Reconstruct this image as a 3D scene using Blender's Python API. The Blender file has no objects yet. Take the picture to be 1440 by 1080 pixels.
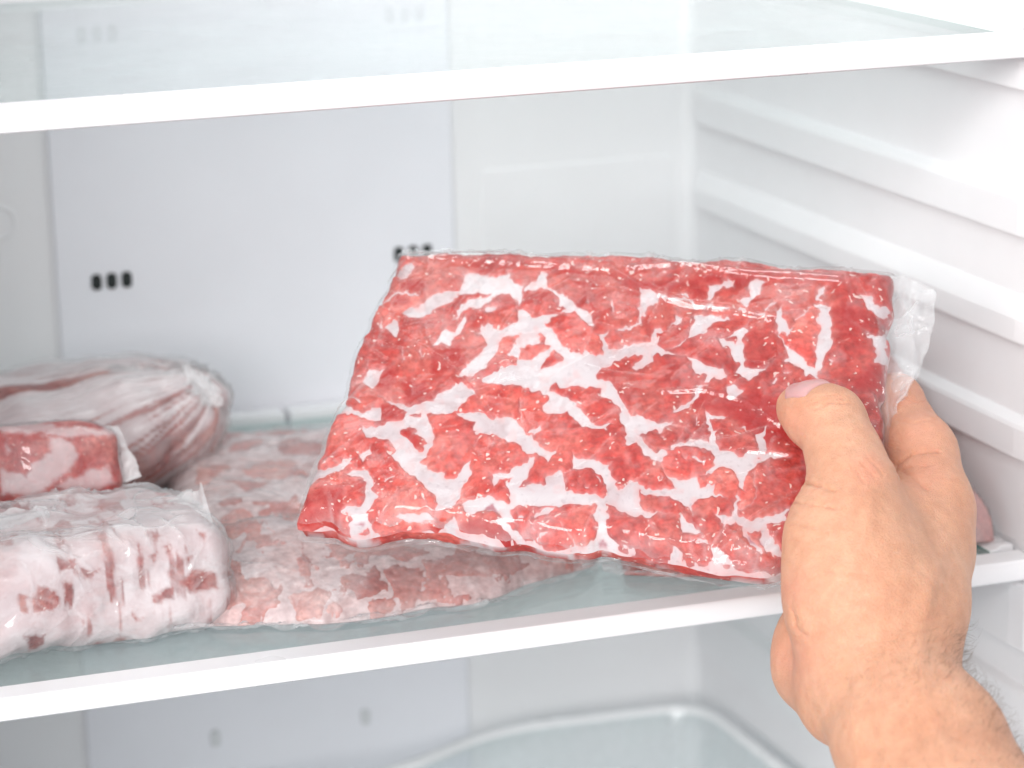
import bpy, math, random
import numpy as np
from mathutils import Matrix, Vector

random.seed(7)
SC = bpy.context.scene
COL = SC.collection

# ------------------------------------------------------------------ camera
# world axes: x along the freezer's back wall, y into the freezer, z up; the
# origin lies on the front edge of the lower shelf (metres)
ROT = np.array([[0.94493058, 0.10199355, -0.3109719],
                [-0.32630317, 0.22059932, -0.91916385],
                [-0.02514859, 0.97001714, 0.24173186]])
CAM = np.array([-0.37517122, -1.11719586, 0.39898027])
FPX = 4000.0

cam_data = bpy.data.cameras.new('camera')
cam_data.lens = 100.0
cam_data.sensor_width = 36.0
cam_data.clip_start = 0.05
cam_data.clip_end = 50.0
cam_data.dof.use_dof = True
cam_data.dof.focus_distance = 1.185
cam_data.dof.aperture_fstop = 8.0
cam = bpy.data.objects.new('camera', cam_data)
COL.objects.link(cam)
M4 = Matrix.Identity(4)
for i in range(3):
    for j in range(3):
        M4[i][j] = ROT[i, j]
    M4[i][3] = CAM[i]
cam.matrix_world = M4
SC.camera = cam

# ------------------------------------------------------------------ light
world = bpy.data.worlds.new('World')
SC.world = world
world.use_nodes = True
bg = world.node_tree.nodes['Background']
bg.inputs[0].default_value = (0.96, 0.965, 1.0, 1)
bg.inputs[1].default_value = 0.80


def area_lamp(name, loc, target, size, power, colour):
    ld = bpy.data.lights.new(name, 'AREA')
    ld.shape = 'RECTANGLE'
    ld.size, ld.size_y = size
    ld.energy = power
    ld.color = colour
    o = bpy.data.objects.new(name, ld)
    COL.objects.link(o)
    o.location = loc
    d = Vector(target) - Vector(loc)
    o.rotation_euler = d.to_track_quat('-Z', 'Y').to_euler()
    return o


area_lamp('studio_softbox', (-2.9, -1.45, 1.0), (0.1, 0.0, 0.06), (0.7, 0.7), 26, (1.0, 0.98, 0.95))
area_lamp('bounced_flash', (-1.5, -2.5, 1.1), (0.05, 0.2, 0.05), (1.6, 1.4), 88, (1.0, 0.99, 0.985))
area_lamp('inner_fill_light', (0.06, 0.17, 0.485), (0.06, 0.171, 0.0), (0.34, 0.22), 0.92, (1.0, 0.94, 0.945))  # unseen lamp added under the ceiling to brighten bag tops and back wall

SC.view_settings.view_transform = 'Standard'
SC.view_settings.look = 'None'
SC.view_settings.exposure = 0.03
SC.view_settings.gamma = 1.0
SC.view_settings.use_curve_mapping = False
SC.cycles.use_denoising = True
SC.cycles.max_bounces = 14
SC.cycles.diffuse_bounces = 5
SC.cycles.glossy_bounces = 5
SC.cycles.transmission_bounces = 8
SC.cycles.transparent_max_bounces = 24
SC.cycles.caustics_reflective = False
SC.cycles.caustics_refractive = False
SC.cycles.sample_clamp_indirect = 6.0
SC.cycles.use_adaptive_sampling = True
SC.cycles.adaptive_threshold = 0.03


# ------------------------------------------------------------------ maths helpers
def at(u, v, depth):
    """the point of the place that lies depth metres along the view through a photo pixel"""
    d = np.array([(u - 720) / FPX, -(v - 540) / FPX, -1.0])
    return CAM + ROT @ d * depth


def photo_xy(P):
    q = (np.asarray(P) - CAM) @ ROT
    return 720 + FPX * q[:, 0] / -q[:, 2], 540 - FPX * q[:, 1] / -q[:, 2], -q[:, 2]


def _hash(ix, iy, iz, seed):
    h = (ix.astype(np.uint32) * np.uint32(374761393) + iy.astype(np.uint32) * np.uint32(668265263)
         + iz.astype(np.uint32) * np.uint32(1274126177) + np.uint32((seed * 974634777 + 12345) & 0xffffffff))
    h = (h ^ (h >> np.uint32(13))) * np.uint32(1103515245)
    h = (h ^ (h >> np.uint32(16))) * np.uint32(2246822519)
    h = h ^ (h >> np.uint32(15))
    return h.astype(np.float64) / 4294967295.0


def vnoise(P, seed=0):
    """value noise, 0..1, for an array of points (n, 2 or 3)"""
    P = np.asarray(P, float)
    if P.shape[1] == 2:
        P = np.c_[P, np.full(len(P), 0.37)]
    F = np.floor(P)
    f = P - F
    I = F.astype(np.int64)
    w = f * f * f * (f * (f * 6 - 15) + 10)
    out = 0
    for dx in (0, 1):
        wx = w[:, 0] if dx else 1 - w[:, 0]
        for dy in (0, 1):
            wy = w[:, 1] if dy else 1 - w[:, 1]
            for dz in (0, 1):
                wz = w[:, 2] if dz else 1 - w[:, 2]
                out = out + wx * wy * wz * _hash(I[:, 0] + dx, I[:, 1] + dy, I[:, 2] + dz, seed)
    return out


def fbm(P, octaves=4, seed=0, gain=0.5):
    P = np.asarray(P, float)
    a, s, t = 1.0, 0.0, 0.0
    for k in range(octaves):
        s = s + a * vnoise(P * (2.03 ** k) + 17.3 * k, seed + k)
        t += a
        a *= gain
    return s / t


def ridged(P, octaves=3, seed=0):
    P = np.asarray(P, float)
    a, s, t = 1.0, 0.0, 0.0
    for k in range(octaves):
        n = vnoise(P * (1.97 ** k) + 9.1 * k, seed + k)
        s = s + a * (1 - np.abs(2 * n - 1)) ** 2
        t += a
        a *= 0.5
    return s / t


def wrinkles(P, scale, width, seed, n=9):
    """thin straight-ish creases of limited length, 0..1 (all lengths in metres)"""
    rng = np.random.default_rng(seed)
    P = np.asarray(P, float)
    D = P.shape[1]
    h = np.zeros(len(P))
    for i in range(n):
        d = rng.normal(size=D)
        d /= np.linalg.norm(d)
        sp = scale * rng.uniform(0.8, 2.2)
        warp = (fbm(P / (scale * 2.2) + i * 3.1, 2, seed + i) - 0.5) * sp * 1.1
        w = (P @ d + warp) / sp + rng.uniform()
        dist = np.abs(w - np.round(w)) * sp
        wd = width * rng.uniform(0.6, 1.5)
        mask = sstep(0.50, 0.66, vnoise(P / (scale * 1.3) + 11.7 * i, seed + 50 + i))
        h = np.maximum(h, mask * np.exp(-(dist / wd) ** 2) * rng.uniform(0.5, 1.0))
    return h


def sstep(a, b, x):
    t = np.clip((x - a) / (b - a), 0, 1)
    return t * t * (3 - 2 * t)


def seg_dist(x, y, ax, ay, bx, by):
    dx, dy = bx - ax, by - ay
    L = dx * dx + dy * dy + 1e-12
    t = np.clip(((x - ax) * dx + (y - ay) * dy) / L, 0, 1)
    return np.hypot(x - ax - t * dx, y - ay - t * dy)


def poly_sdf(x, y, poly):
    """signed distance to a polygon, positive inside"""
    d = np.full(x.shape, 1e9)
    inside = np.zeros(x.shape, bool)
    n = len(poly)
    for i in range(n):
        ax, ay = poly[i]
        bx, by = poly[(i + 1) % n]
        d = np.minimum(d, seg_dist(x, y, ax, ay, bx, by))
        if ay != by:
            c = ((ay > y) != (by > y)) & (x < (bx - ax) * (y - ay) / (by - ay) + ax)
            inside ^= c
    return np.where(inside, d, -d)


def shapes_field(x, y, shapes, reach=14.0):
    """signed field of a list of ('p', points) polygons, ('s', points, width) strokes and ('h', points) holes"""
    F = np.full(x.shape, -reach)
    for sh in shapes:
        pts = sh[1]
        xs = [p[0] for p in pts]
        ys = [p[1] for p in pts]
        w = (sh[2] if sh[0] == 's' else 0) + reach
        m = (x > min(xs) - w) & (x < max(xs) + w) & (y > min(ys) - w) & (y < max(ys) + w)
        if not m.any():
            continue
        xm, ym = x[m], y[m]
        if sh[0] == 's':
            d = np.full(xm.shape, 1e9)
            for i in range(len(pts) - 1):
                d = np.minimum(d, seg_dist(xm, ym, *pts[i], *pts[i + 1]))
            d = sh[2] * 0.5 - d
            F[m] = np.maximum(F[m], d)
        elif sh[0] == 'p':
            F[m] = np.maximum(F[m], poly_sdf(xm, ym, pts))
        else:
            F[m] = np.minimum(F[m], -poly_sdf(xm, ym, pts))
    return F


# ------------------------------------------------------------------ mesh helpers
def mesh_from(name, V, faces, mat=None, parent=None, smooth=True, attrs=None, kind=None):
    me = bpy.data.meshes.new(name)
    V = np.asarray(V, np.float32)
    if isinstance(faces, np.ndarray):
        k = faces.shape[1]
        me.vertices.add(len(V))
        me.vertices.foreach_set('co', V.ravel())
        me.loops.add(faces.size)
        me.loops.foreach_set('vertex_index', faces.astype(np.int32).ravel())
        me.polygons.add(len(faces))
        me.polygons.foreach_set('loop_start', np.arange(0, faces.size, k, dtype=np.int32))
        me.polygons.foreach_set('loop_total', np.full(len(faces), k, np.int32))
        me.update(calc_edges=True)
    else:
        me.from_pydata([tuple(map(float, v)) for v in V], [], faces)
        me.update()
    if smooth:
        me.polygons.foreach_set('use_smooth', np.ones(len(me.polygons), bool))
    for an, av in (attrs or {}).items():
        a = me.attributes.new(an, 'FLOAT', 'POINT')
        a.data.foreach_set('value', np.asarray(av, np.float32))
    o = bpy.data.objects.new(name, me)
    COL.objects.link(o)
    if mat:
        me.materials.append(mat)
    if parent:
        o.parent = parent
    if kind:
        o['kind'] = kind
    return o


def empty(name, loc=(0, 0, 0)):
    o = bpy.data.objects.new(name, None)
    o.empty_display_size = 0.02
    COL.objects.link(o)
    return o


def tag(o, label=None, cat=None, group=None, kind=None):
    if label:
        o['label'] = label
    if cat:
        o['category'] = cat
    if group:
        o['group'] = group
    if kind:
        o['kind'] = kind
    return o


def grid_faces(nu, nv, flip=False):
    i, j = np.meshgrid(np.arange(nu - 1), np.arange(nv - 1), indexing='ij')
    a = (i * nv + j).ravel()
    q = np.stack([a, a + nv, a + nv + 1, a + 1], 1)
    return q[:, ::-1] if flip else q


def prism(name, prof, axis_pts, mat, parent, smooth=False, bevel=0.0):
    """sweep a closed 2-D profile [(a, b)] along x or y given as (axis, start, end); profile axes are the other two"""
    ax, s, e = axis_pts
    V, F = [], []
    n = len(prof)
    for c in (s, e):
        for a, b in prof:
            V.append((c, a, b) if ax == 'x' else (a, c, b) if ax == 'y' else (a, b, c))
    for i in range(n):
        j = (i + 1) % n
        F.append((i, j, n + j, n + i))
    F.append(tuple(range(n)))
    F.append(tuple(range(2 * n - 1, n - 1, -1)))
    o = mesh_from(name, V, F, mat, parent, smooth=smooth)
    import bmesh
    bm = bmesh.new()
    bm.from_mesh(o.data)
    bmesh.ops.recalc_face_normals(bm, faces=bm.faces)
    bm.to_mesh(o.data)
    bm.free()
    if bevel:
        add_bevel(o, bevel)
    return o


def add_bevel(o, w, seg=3):
    m = o.modifiers.new('bevel', 'BEVEL')
    m.width = w
    m.segments = seg
    m.limit_method = 'ANGLE'
    m.angle_limit = math.radians(40)
    n = o.modifiers.new('wn', 'WEIGHTED_NORMAL')
    n.keep_sharp = False
    o.data.polygons.foreach_set('use_smooth', np.ones(len(o.data.polygons), bool))


def box(name, lo, hi, mat, parent=None, bevel=0.0):
    return prism(name, [(lo[1], lo[2]), (hi[1], lo[2]), (hi[1], hi[2]), (lo[1], hi[2])], ('x', lo[0], hi[0]), mat, parent, bevel=bevel)


def surface_nets(F, origin, h):
    """mesh of the zero level of a grid field (negative inside)"""
    S = F < 0
    nx, ny, nz = F.shape
    cs = [(0, 0, 0), (1, 0, 0), (0, 1, 0), (1, 1, 0), (0, 0, 1), (1, 0, 1), (0, 1, 1), (1, 1, 1)]
    cnt = np.zeros((nx - 1, ny - 1, nz - 1), np.int8)
    for c in cs:
        cnt += S[c[0]:nx - 1 + c[0], c[1]:ny - 1 + c[1], c[2]:nz - 1 + c[2]]
    act = (cnt > 0) & (cnt < 8)
    idx = np.full(act.shape, -1, np.int64)
    cell = np.argwhere(act)
    idx[act] = np.arange(len(cell))
    acc = np.zeros((len(cell), 3))
    num = np.zeros(len(cell))
    for a in range(8):
        for b in range(a + 1, 8):
            da = np.array(cs[b]) - np.array(cs[a])
            if np.abs(da).sum() != 1:
                continue
            pa, pb = cell + cs[a], cell + cs[b]
            fa = F[pa[:, 0], pa[:, 1], pa[:, 2]]
            fb = F[pb[:, 0], pb[:, 1], pb[:, 2]]
            m = (fa < 0) != (fb < 0)
            t = np.where(m, fa / np.where(m, fa - fb, 1), 0)
            p = pa + t[:, None] * (pb - pa)
            acc[m] += p[m]
            num[m] += 1
    V = acc / num[:, None] * h + np.asarray(origin)
    faces = []
    for ax in range(3):
        sl0 = [slice(None)] * 3
        sl1 = [slice(None)] * 3
        sl0[ax] = slice(0, -1)
        sl1[ax] = slice(1, None)
        A, B = S[tuple(sl0)], S[tuple(sl1)]
        e = np.argwhere(A != B)
        o1, o2 = [(1, 2), (2, 0), (0, 1)][ax]
        ok = (e[:, o1] > 0) & (e[:, o2] > 0) & (e[:, o1] < F.shape[o1] - 1) & (e[:, o2] < F.shape[o2] - 1)
        e = e[ok]
        d1 = np.zeros(3, int)
        d2 = np.zeros(3, int)
        d1[o1] = 1
        d2[o2] = 1
        q = [idx[tuple((e - a).T)] for a in (d1 + d2, d2, 0 * d1, d1)]
        q = np.stack(q, 1)
        inside_first = A[tuple(e.T)]
        q = np.where(inside_first[:, None], q, q[:, ::-1])
        faces.append(q)
    return V, np.concatenate(faces)


def vert_normals(V, Fq):
    N = np.zeros_like(V)
    a, b, c, d = (V[Fq[:, k]] for k in range(4))
    n = np.cross(c - a, d - b)
    for k in range(4):
        np.add.at(N, Fq[:, k], n)
    return N / (np.linalg.norm(N, axis=1)[:, None] + 1e-12)


def laplacian(V, Fq, it=2, w=0.5):
    E = np.concatenate([Fq[:, [0, 1]], Fq[:, [1, 2]], Fq[:, [2, 3]], Fq[:, [3, 0]]])
    n = len(V)
    deg = np.bincount(E.ravel(), minlength=n).astype(float)
    for _ in range(it):
        S = np.zeros_like(V)
        for k in range(3):
            S[:, k] = np.bincount(E[:, 0], V[E[:, 1], k], n) + np.bincount(E[:, 1], V[E[:, 0], k], n)
        V = V * (1 - w) + w * S / deg[:, None]
    return V


def field_grid(lo, hi, h):
    ax = [np.arange(lo[k], hi[k] + h, h) for k in range(3)]
    return ax


def smin(a, b, k):
    h = np.clip(0.5 + 0.5 * (b - a) / k, 0, 1)
    return b + (a - b) * h - k * h * (1 - h)


# ------------------------------------------------------------------ materials
def new_mat(name):
    m = bpy.data.materials.new(name)
    m.use_nodes = True
    nt = m.node_tree
    return m, nt, nt.nodes['Principled BSDF'], nt.nodes['Material Output']


def node(nt, typ, **kw):
    n = nt.nodes.new(typ)
    for k, v in kw.items():
        if k.startswith('i_'):
            n.inputs[k[2:]].default_value = v
        else:
            setattr(n, k, v)
    return n


def noise_node(nt, scale, detail=4, rough=0.55, coord='Object', dist=0.0):
    tc = node(nt, 'ShaderNodeTexCoord')
    n = node(nt, 'ShaderNodeTexNoise')
    n.inputs['Scale'].default_value = scale
    n.inputs['Detail'].default_value = detail
    n.inputs['Roughness'].default_value = rough
    n.inputs['Distortion'].default_value = dist
    nt.links.new(tc.outputs[coord], n.inputs['Vector'])
    return n


def ramp(nt, src, stops):
    r = node(nt, 'ShaderNodeValToRGB')
    el = r.color_ramp.elements
    while len(el) < len(stops):
        el.new(0.5)
    for e, (p, c) in zip(el, stops):
        e.position = p
        e.color = c if len(c) == 4 else (*c, 1)
    nt.links.new(src, r.inputs[0])
    return r


def mixc(nt, fac, a, b, blend='MIX'):
    m = node(nt, 'ShaderNodeMix', data_type='RGBA', blend_type=blend)
    for sock, val in ((m.inputs[0], fac), (m.inputs[6], a), (m.inputs[7], b)):
        if hasattr(val, 'links') or hasattr(val, 'is_output'):
            nt.links.new(val, sock)
        elif isinstance(val, (int, float)):
            sock.default_value = val
        else:
            sock.default_value = (*val, 1) if len(val) == 3 else val
    return m.outputs[2]


def mathn(nt, op, a, b=0.0, c=0.0, clamp=False):
    m = node(nt, 'ShaderNodeMath', operation=op, use_clamp=clamp)
    for k, v in enumerate((a, b, c)):
        if hasattr(v, 'is_output'):
            nt.links.new(v, m.inputs[k])
        else:
            m.inputs[k].default_value = v
    return m.outputs[0]


def attr(nt, name):
    a = node(nt, 'ShaderNodeAttribute', attribute_name=name)
    return a.outputs['Fac']


def bump(nt, height, strength, dist, normal=None):
    b = node(nt, 'ShaderNodeBump')
    b.inputs['Strength'].default_value = strength
    b.inputs['Distance'].default_value = dist
    nt.links.new(height, b.inputs['Height'])
    if normal is not None:
        nt.links.new(normal, b.inputs['Normal'])
    return b.outputs[0]


def plastic_mat(name, col, rough=0.35, var=0.03, bstr=0.08):
    m, nt, p, out = new_mat(name)
    n = noise_node(nt, 14, 3)
    c2 = tuple(max(0, c - var) for c in col)
    r = ramp(nt, n.outputs[0], [(0.3, c2), (0.7, col)])
    nt.links.new(r.outputs[0], p.inputs['Base Color'])
    p.inputs['Roughness'].default_value = rough
    r2 = ramp(nt, n.outputs[0], [(0.3, (rough - .06,) * 3), (0.75, (rough + .1,) * 3)])
    nt.links.new(r2.outputs[0], p.inputs['Roughness'])
    return m


def schlick(nt, f0=0.04, cap=0.9):
    """mirror share of a clear sheet, the same from both sides"""
    lw = node(nt, 'ShaderNodeLayerWeight')
    lw.inputs[0].default_value = 0.5
    p5 = mathn(nt, 'POWER', lw.outputs['Facing'], 5.0)
    return mathn(nt, 'MULTIPLY_ADD', p5, cap, f0)


def glass_mat(name, tint, frost=0.05, rough=0.06, frost_col=(0.66, 0.79, 0.78)):
    """a flat pane: tinted see-through sheet with mirror glints and a little frost on it"""
    m, nt, p, out = new_mat(name)
    nt.nodes.remove(p)
    tr = node(nt, 'ShaderNodeBsdfTransparent')
    tr.inputs[0].default_value = (*tint, 1)
    gl = node(nt, 'ShaderNodeBsdfGlossy')
    gl.inputs['Roughness'].default_value = rough
    fr = schlick(nt, 0.045)
    m1 = node(nt, 'ShaderNodeMixShader')
    nt.links.new(fr, m1.inputs[0])
    nt.links.new(tr.outputs[0], m1.inputs[1])
    nt.links.new(gl.outputs[0], m1.inputs[2])
    df = node(nt, 'ShaderNodeBsdfDiffuse')
    df.inputs[0].default_value = (*frost_col, 1)
    n2 = noise_node(nt, 34, 3, 0.7)
    r = ramp(nt, n2.outputs[0], [(0.25, (frost * 0.5,) * 3), (0.85, (frost * 1.8,) * 3)])
    m2 = node(nt, 'ShaderNodeMixShader')
    nt.links.new(r.outputs[0], m2.inputs[0])
    nt.links.new(m1.outputs[0], m2.inputs[1])
    nt.links.new(df.outputs[0], m2.inputs[2])
    nt.links.new(m2.outputs[0], out.inputs[0])
    return m


def film_mat(name, haze=0.05, rough=0.12, bscale=0, bstr=0, tint=(0.985, 0.985, 0.985), gloss=1.0, haze_attr=None):
    """thin crinkled polythene; its crinkles are in the mesh"""
    m, nt, p, out = new_mat(name)
    nt.nodes.remove(p)
    tr = node(nt, 'ShaderNodeBsdfTransparent')
    tr.inputs[0].default_value = (*tint, 1)
    gl = node(nt, 'ShaderNodeBsdfGlossy')
    gl.inputs['Roughness'].default_value = rough
    f2 = mathn(nt, 'MULTIPLY', schlick(nt, 0.045, 0.5), gloss, clamp=True)
    m1 = node(nt, 'ShaderNodeMixShader')
    nt.links.new(f2, m1.inputs[0])
    nt.links.new(tr.outputs[0], m1.inputs[1])
    nt.links.new(gl.outputs[0], m1.inputs[2])
    df = node(nt, 'ShaderNodeBsdfDiffuse')
    df.inputs[0].default_value = (0.88, 0.88, 0.89, 1)
    m2 = node(nt, 'ShaderNodeMixShader')
    if haze_attr:
        hz = mathn(nt, 'MULTIPLY', attr(nt, haze_attr), haze, clamp=True)
        nt.links.new(hz, m2.inputs[0])
    else:
        m2.inputs[0].default_value = haze
    nt.links.new(m1.outputs[0], m2.inputs[1])
    nt.links.new(df.outputs[0], m2.inputs[2])
    nt.links.new(m2.outputs[0], out.inputs[0])
    return m


def meat_mat(name, dark, mid, pale, frost_amt=0.0, speck=1.0, rough=0.5, scale=1.0, frost_scale=60.0, fat=(0.86, 0.74, 0.68)):
    """raw frozen meat: red noise, pale fat specks; the 'wet' attribute marks clear deep-red spots, 'ice' white frost"""
    m, nt, p, out = new_mat(name)
    n1 = noise_node(nt, 42 * scale, 6, 0.62, dist=0.8)
    r1 = ramp(nt, n1.outputs[0], [(0.30, dark), (0.47, mid), (0.72, pale)])
    n2 = noise_node(nt, 330 * scale, 4, 0.65)
    r2 = ramp(nt, n2.outputs[0], [(0.36, (0.66, 0.58, 0.58)), (0.64, (1.20, 1.22, 1.22))])
    c = mixc(nt, 0.8, r1.outputs[0], r2.outputs[0], 'MULTIPLY')
    oi = node(nt, 'ShaderNodeObjectInfo')
    rv = ramp(nt, oi.outputs['Random'], [(0.0, (0.80, 0.70, 0.70)), (0.5, (1.0, 1.0, 1.0)), (1.0, (1.10, 1.18, 1.15))])
    c = mixc(nt, 0.9, c, rv.outputs[0], 'MULTIPLY')
    # wet, clear spots
    c = mixc(nt, attr(nt, 'wet'), c, mixc(nt, 0.18, (0.38, 0.005, 0.006), c))
    # fat specks
    v = node(nt, 'ShaderNodeTexVoronoi')
    v.inputs['Scale'].default_value = 330 * scale
    v.inputs['Randomness'].default_value = 1.0
    tc = node(nt, 'ShaderNodeTexCoord')
    warp = noise_node(nt, 120 * scale, 2)
    nt.links.new(mixc(nt, 0.012, tc.outputs['Object'], warp.outputs[1]), v.inputs['Vector'])
    sp = mathn(nt, 'LESS_THAN', v.outputs['Distance'], 0.24)
    pick = ramp(nt, v.outputs['Color'], [(0.60, (0, 0, 0)), (0.66, (1, 1, 1))])
    sp = mathn(nt, 'MULTIPLY', sp, pick.outputs[0])
    v2 = node(nt, 'ShaderNodeTexVoronoi')
    v2.inputs['Scale'].default_value = 95 * scale
    warp2 = noise_node(nt, 150 * scale, 3)
    nt.links.new(mixc(nt, 0.03, tc.outputs['Object'], warp2.outputs[1]), v2.inputs['Vector'])
    pick2 = ramp(nt, v2.outputs['Color'], [(0.86, (0, 0, 0)), (0.90, (1, 1, 1))])
    sp2 = mathn(nt, 'MULTIPLY', mathn(nt, 'LESS_THAN', v2.outputs['Distance'], 0.17), pick2.outputs[0])
    spk = mathn(nt, 'MULTIPLY', mathn(nt, 'MAXIMUM', sp, sp2), speck * 0.6)
    c = mixc(nt, spk, c, fat)
    # frost
    n3 = noise_node(nt, frost_scale, 6, 0.68, dist=0.6)
    n3r = ramp(nt, n3.outputs[0], [(0.44, (0, 0, 0)), (0.66, (1, 1, 1))])
    fr = mathn(nt, 'ADD', mathn(nt, 'MULTIPLY', n3r.outputs[0], frost_amt), attr(nt, 'ice'), clamp=True)
    frost = ramp(nt, noise_node(nt, 30, 4).outputs[0], [(0.35, (0.64, 0.53, 0.54)), (0.65, (0.77, 0.71, 0.72))])
    c = mixc(nt, fr, c, frost.outputs[0])
    nt.links.new(c, p.inputs['Base Color'])
    p.inputs['Roughness'].default_value = rough
    p.inputs['Specular IOR Level'].default_value = 0.25
    h = mathn(nt, 'ADD', n2.outputs[0], mathn(nt, 'MULTIPLY', n1.outputs[0], 1.5))
    h = mathn(nt, 'ADD', h, mathn(nt, 'MULTIPLY', spk, 0.15))
    nt.links.new(bump(nt, h, 0.35, 0.0010), p.inputs['Normal'])
    return m


def glaze_mat(name):
    """the white rime and fat lying between the pieces of meat"""
    m, nt, p, out = new_mat(name)
    n1 = noise_node(nt, 30, 5, 0.6, dist=1.0)
    r1 = ramp(nt, n1.outputs[0], [(0.32, (0.50, 0.37, 0.38)), (0.47, (0.60, 0.52, 0.535)), (0.66, (0.65, 0.60, 0.61))])
    c = mixc(nt, attr(nt, 'thin'), r1.outputs[0], (0.70, 0.36, 0.35))
    c = mixc(nt, attr(nt, 'wet'), c, (0.42, 0.16, 0.19))
    n2 = noise_node(nt, 420, 3, 0.6)
    r2 = ramp(nt, n2.outputs[0], [(0.30, (0.72, 0.66, 0.68)), (0.42, (1, 1, 1))])
    c = mixc(nt, 0.6, c, r2.outputs[0], 'MULTIPLY')
    nt.links.new(c, p.inputs['Base Color'])
    p.inputs['Roughness'].default_value = 0.4
    nt.links.new(bump(nt, n1.outputs[0], 0.3, 0.0015), p.inputs['Normal'])
    return m


def skin_mat(name):
    m, nt, p, out = new_mat(name)
    n1 = noise_node(nt, 34, 5, 0.6)
    r1 = ramp(nt, n1.outputs[0], [(0.28, (0.60, 0.305, 0.19)), (0.5, (0.64, 0.345, 0.222)), (0.74, (0.665, 0.385, 0.26))])
    n2 = noise_node(nt, 170, 5, 0.65)
    r2 = ramp(nt, n2.outputs[0], [(0.35, (0.90, 0.86, 0.84)), (0.65, (1.05, 1.05, 1.05))])
    c = mixc(nt, 0.8, r1.outputs[0], r2.outputs[0], 'MULTIPLY')
    c = mixc(nt, attr(nt, 'flush'), c, (0.66, 0.27, 0.19))
    v = node(nt, 'ShaderNodeTexVoronoi')
    v.inputs['Scale'].default_value = 46
    tc = node(nt, 'ShaderNodeTexCoord')
    nt.links.new(tc.outputs['Object'], v.inputs['Vector'])
    pk = ramp(nt, v.outputs['Color'], [(0.92, (0, 0, 0)), (0.95, (1, 1, 1))])
    mole = mathn(nt, 'MULTIPLY', ramp(nt, v.outputs['Distance'], [(0.03, (1, 1, 1)), (0.07, (0, 0, 0))]).outputs[0], pk.outputs[0])
    c = mixc(nt, mathn(nt, 'MULTIPLY', mole, 0.4), c, (0.30, 0.10, 0.06))
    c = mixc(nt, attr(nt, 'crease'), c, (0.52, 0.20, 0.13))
    nt.links.new(c, p.inputs['Base Color'])
    p.inputs['Roughness'].default_value = 0.5
    p.inputs['Specular IOR Level'].default_value = 0.35
    p.inputs['Subsurface Weight'].default_value = 0.35
    p.inputs['Subsurface Radius'].default_value = (1.0, 0.35, 0.2)
    p.inputs['Subsurface Scale'].default_value = 0.0035
    vo = node(nt, 'ShaderNodeTexVoronoi', feature='DISTANCE_TO_EDGE')
    vo.inputs['Scale'].default_value = 620
    wz = noise_node(nt, 200, 2)
    nt.links.new(mixc(nt, 0.006, tc.outputs['Object'], wz.outputs[1]), vo.inputs['Vector'])
    h = mathn(nt, 'ADD', mathn(nt, 'MULTIPLY', mathn(nt, 'MINIMUM', vo.outputs[0], 0.25), 1.6), n2.outputs[0])
    nt.links.new(bump(nt, h, 0.42, 0.0009), p.inputs['Normal'])
    return m


MAT = {
    'liner': plastic_mat('white_liner_plastic', (0.83, 0.825, 0.835), 0.34),
    'panel': plastic_mat('cool_white_panel_plastic', (0.82, 0.82, 0.86), 0.42),
    'trim': plastic_mat('white_trim_plastic', (0.83, 0.83, 0.84), 0.30),
    'slot': plastic_mat('dark_vent_hollow', (0.02, 0.025, 0.025), 0.7, 0.005),
    'plug': plastic_mat('grey_plug_plastic', (0.66, 0.67, 0.68), 0.4),
    'glass': glass_mat('green_tinted_shelf_glass', (0.885, 0.935, 0.928), 0.11),
    'glass_edge': plastic_mat('green_glass_edge', (0.10, 0.24, 0.20), 0.15),
    'tub': glass_mat('clear_drawer_plastic', (0.92, 0.94, 0.945), 0.16, 0.15),
    'film': film_mat('clear_bag_film', 0.035, 0.10, 50, 0.35),
    'film_edge': film_mat('crinkled_bag_film', 0.16, 0.14, 70, 0.8, gloss=1.6),
    'film_frost': film_mat('frosted_bag_film', 0.16, 0.2, 60, 0.7),
    'meat': meat_mat('bright_red_meat', (0.40, 0.018, 0.015), (0.575, 0.066, 0.053), (0.68, 0.185, 0.15)),
    'glaze': glaze_mat('white_rime'),
    'meat_pale': meat_mat('pale_frozen_meat', (0.40, 0.10, 0.085), (0.55, 0.20, 0.17), (0.68, 0.38, 0.33), frost_amt=0.28, speck=0.4, frost_scale=45),
    'meat_tied': meat_mat('tied_bag_meat', (0.20, 0.025, 0.022), (0.33, 0.065, 0.052), (0.50, 0.19, 0.14), frost_amt=0.10, speck=0.15, frost_scale=35),
    'meat_rosy': meat_mat('rosy_meat_joint', (0.28, 0.016, 0.016), (0.42, 0.05, 0.045), (0.58, 0.21, 0.185), frost_amt=0.16, speck=0.5, frost_scale=30),
    'meat_white': meat_mat('rime_covered_meat', (0.20, 0.03, 0.028), (0.33, 0.07, 0.06), (0.50, 0.21, 0.18), frost_amt=0.22, speck=0.8, frost_scale=90),
    'skin': skin_mat('skin'),
}
mm, nt, p, _ = new_mat('thumbnail')
p.inputs['Base Color'].default_value = (0.60, 0.33, 0.32, 1)
p.inputs['Roughness'].default_value = 0.28
p.inputs['Subsurface Weight'].default_value = 0.2
p.inputs['Subsurface Scale'].default_value = 0.002
MAT['nail'] = mm
mm, nt, p, _ = new_mat('arm_hair')
p.inputs['Base Color'].default_value = (0.16, 0.09, 0.05, 1)
p.inputs['Roughness'].default_value = 0.5
MAT['hair'] = mm
mm, nt, p, _ = new_mat('green_leaf')
p.inputs['Base Color'].default_value = (0.07, 0.16, 0.03, 1)
p.inputs['Roughness'].default_value = 0.5
MAT['leaf'] = mm

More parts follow.
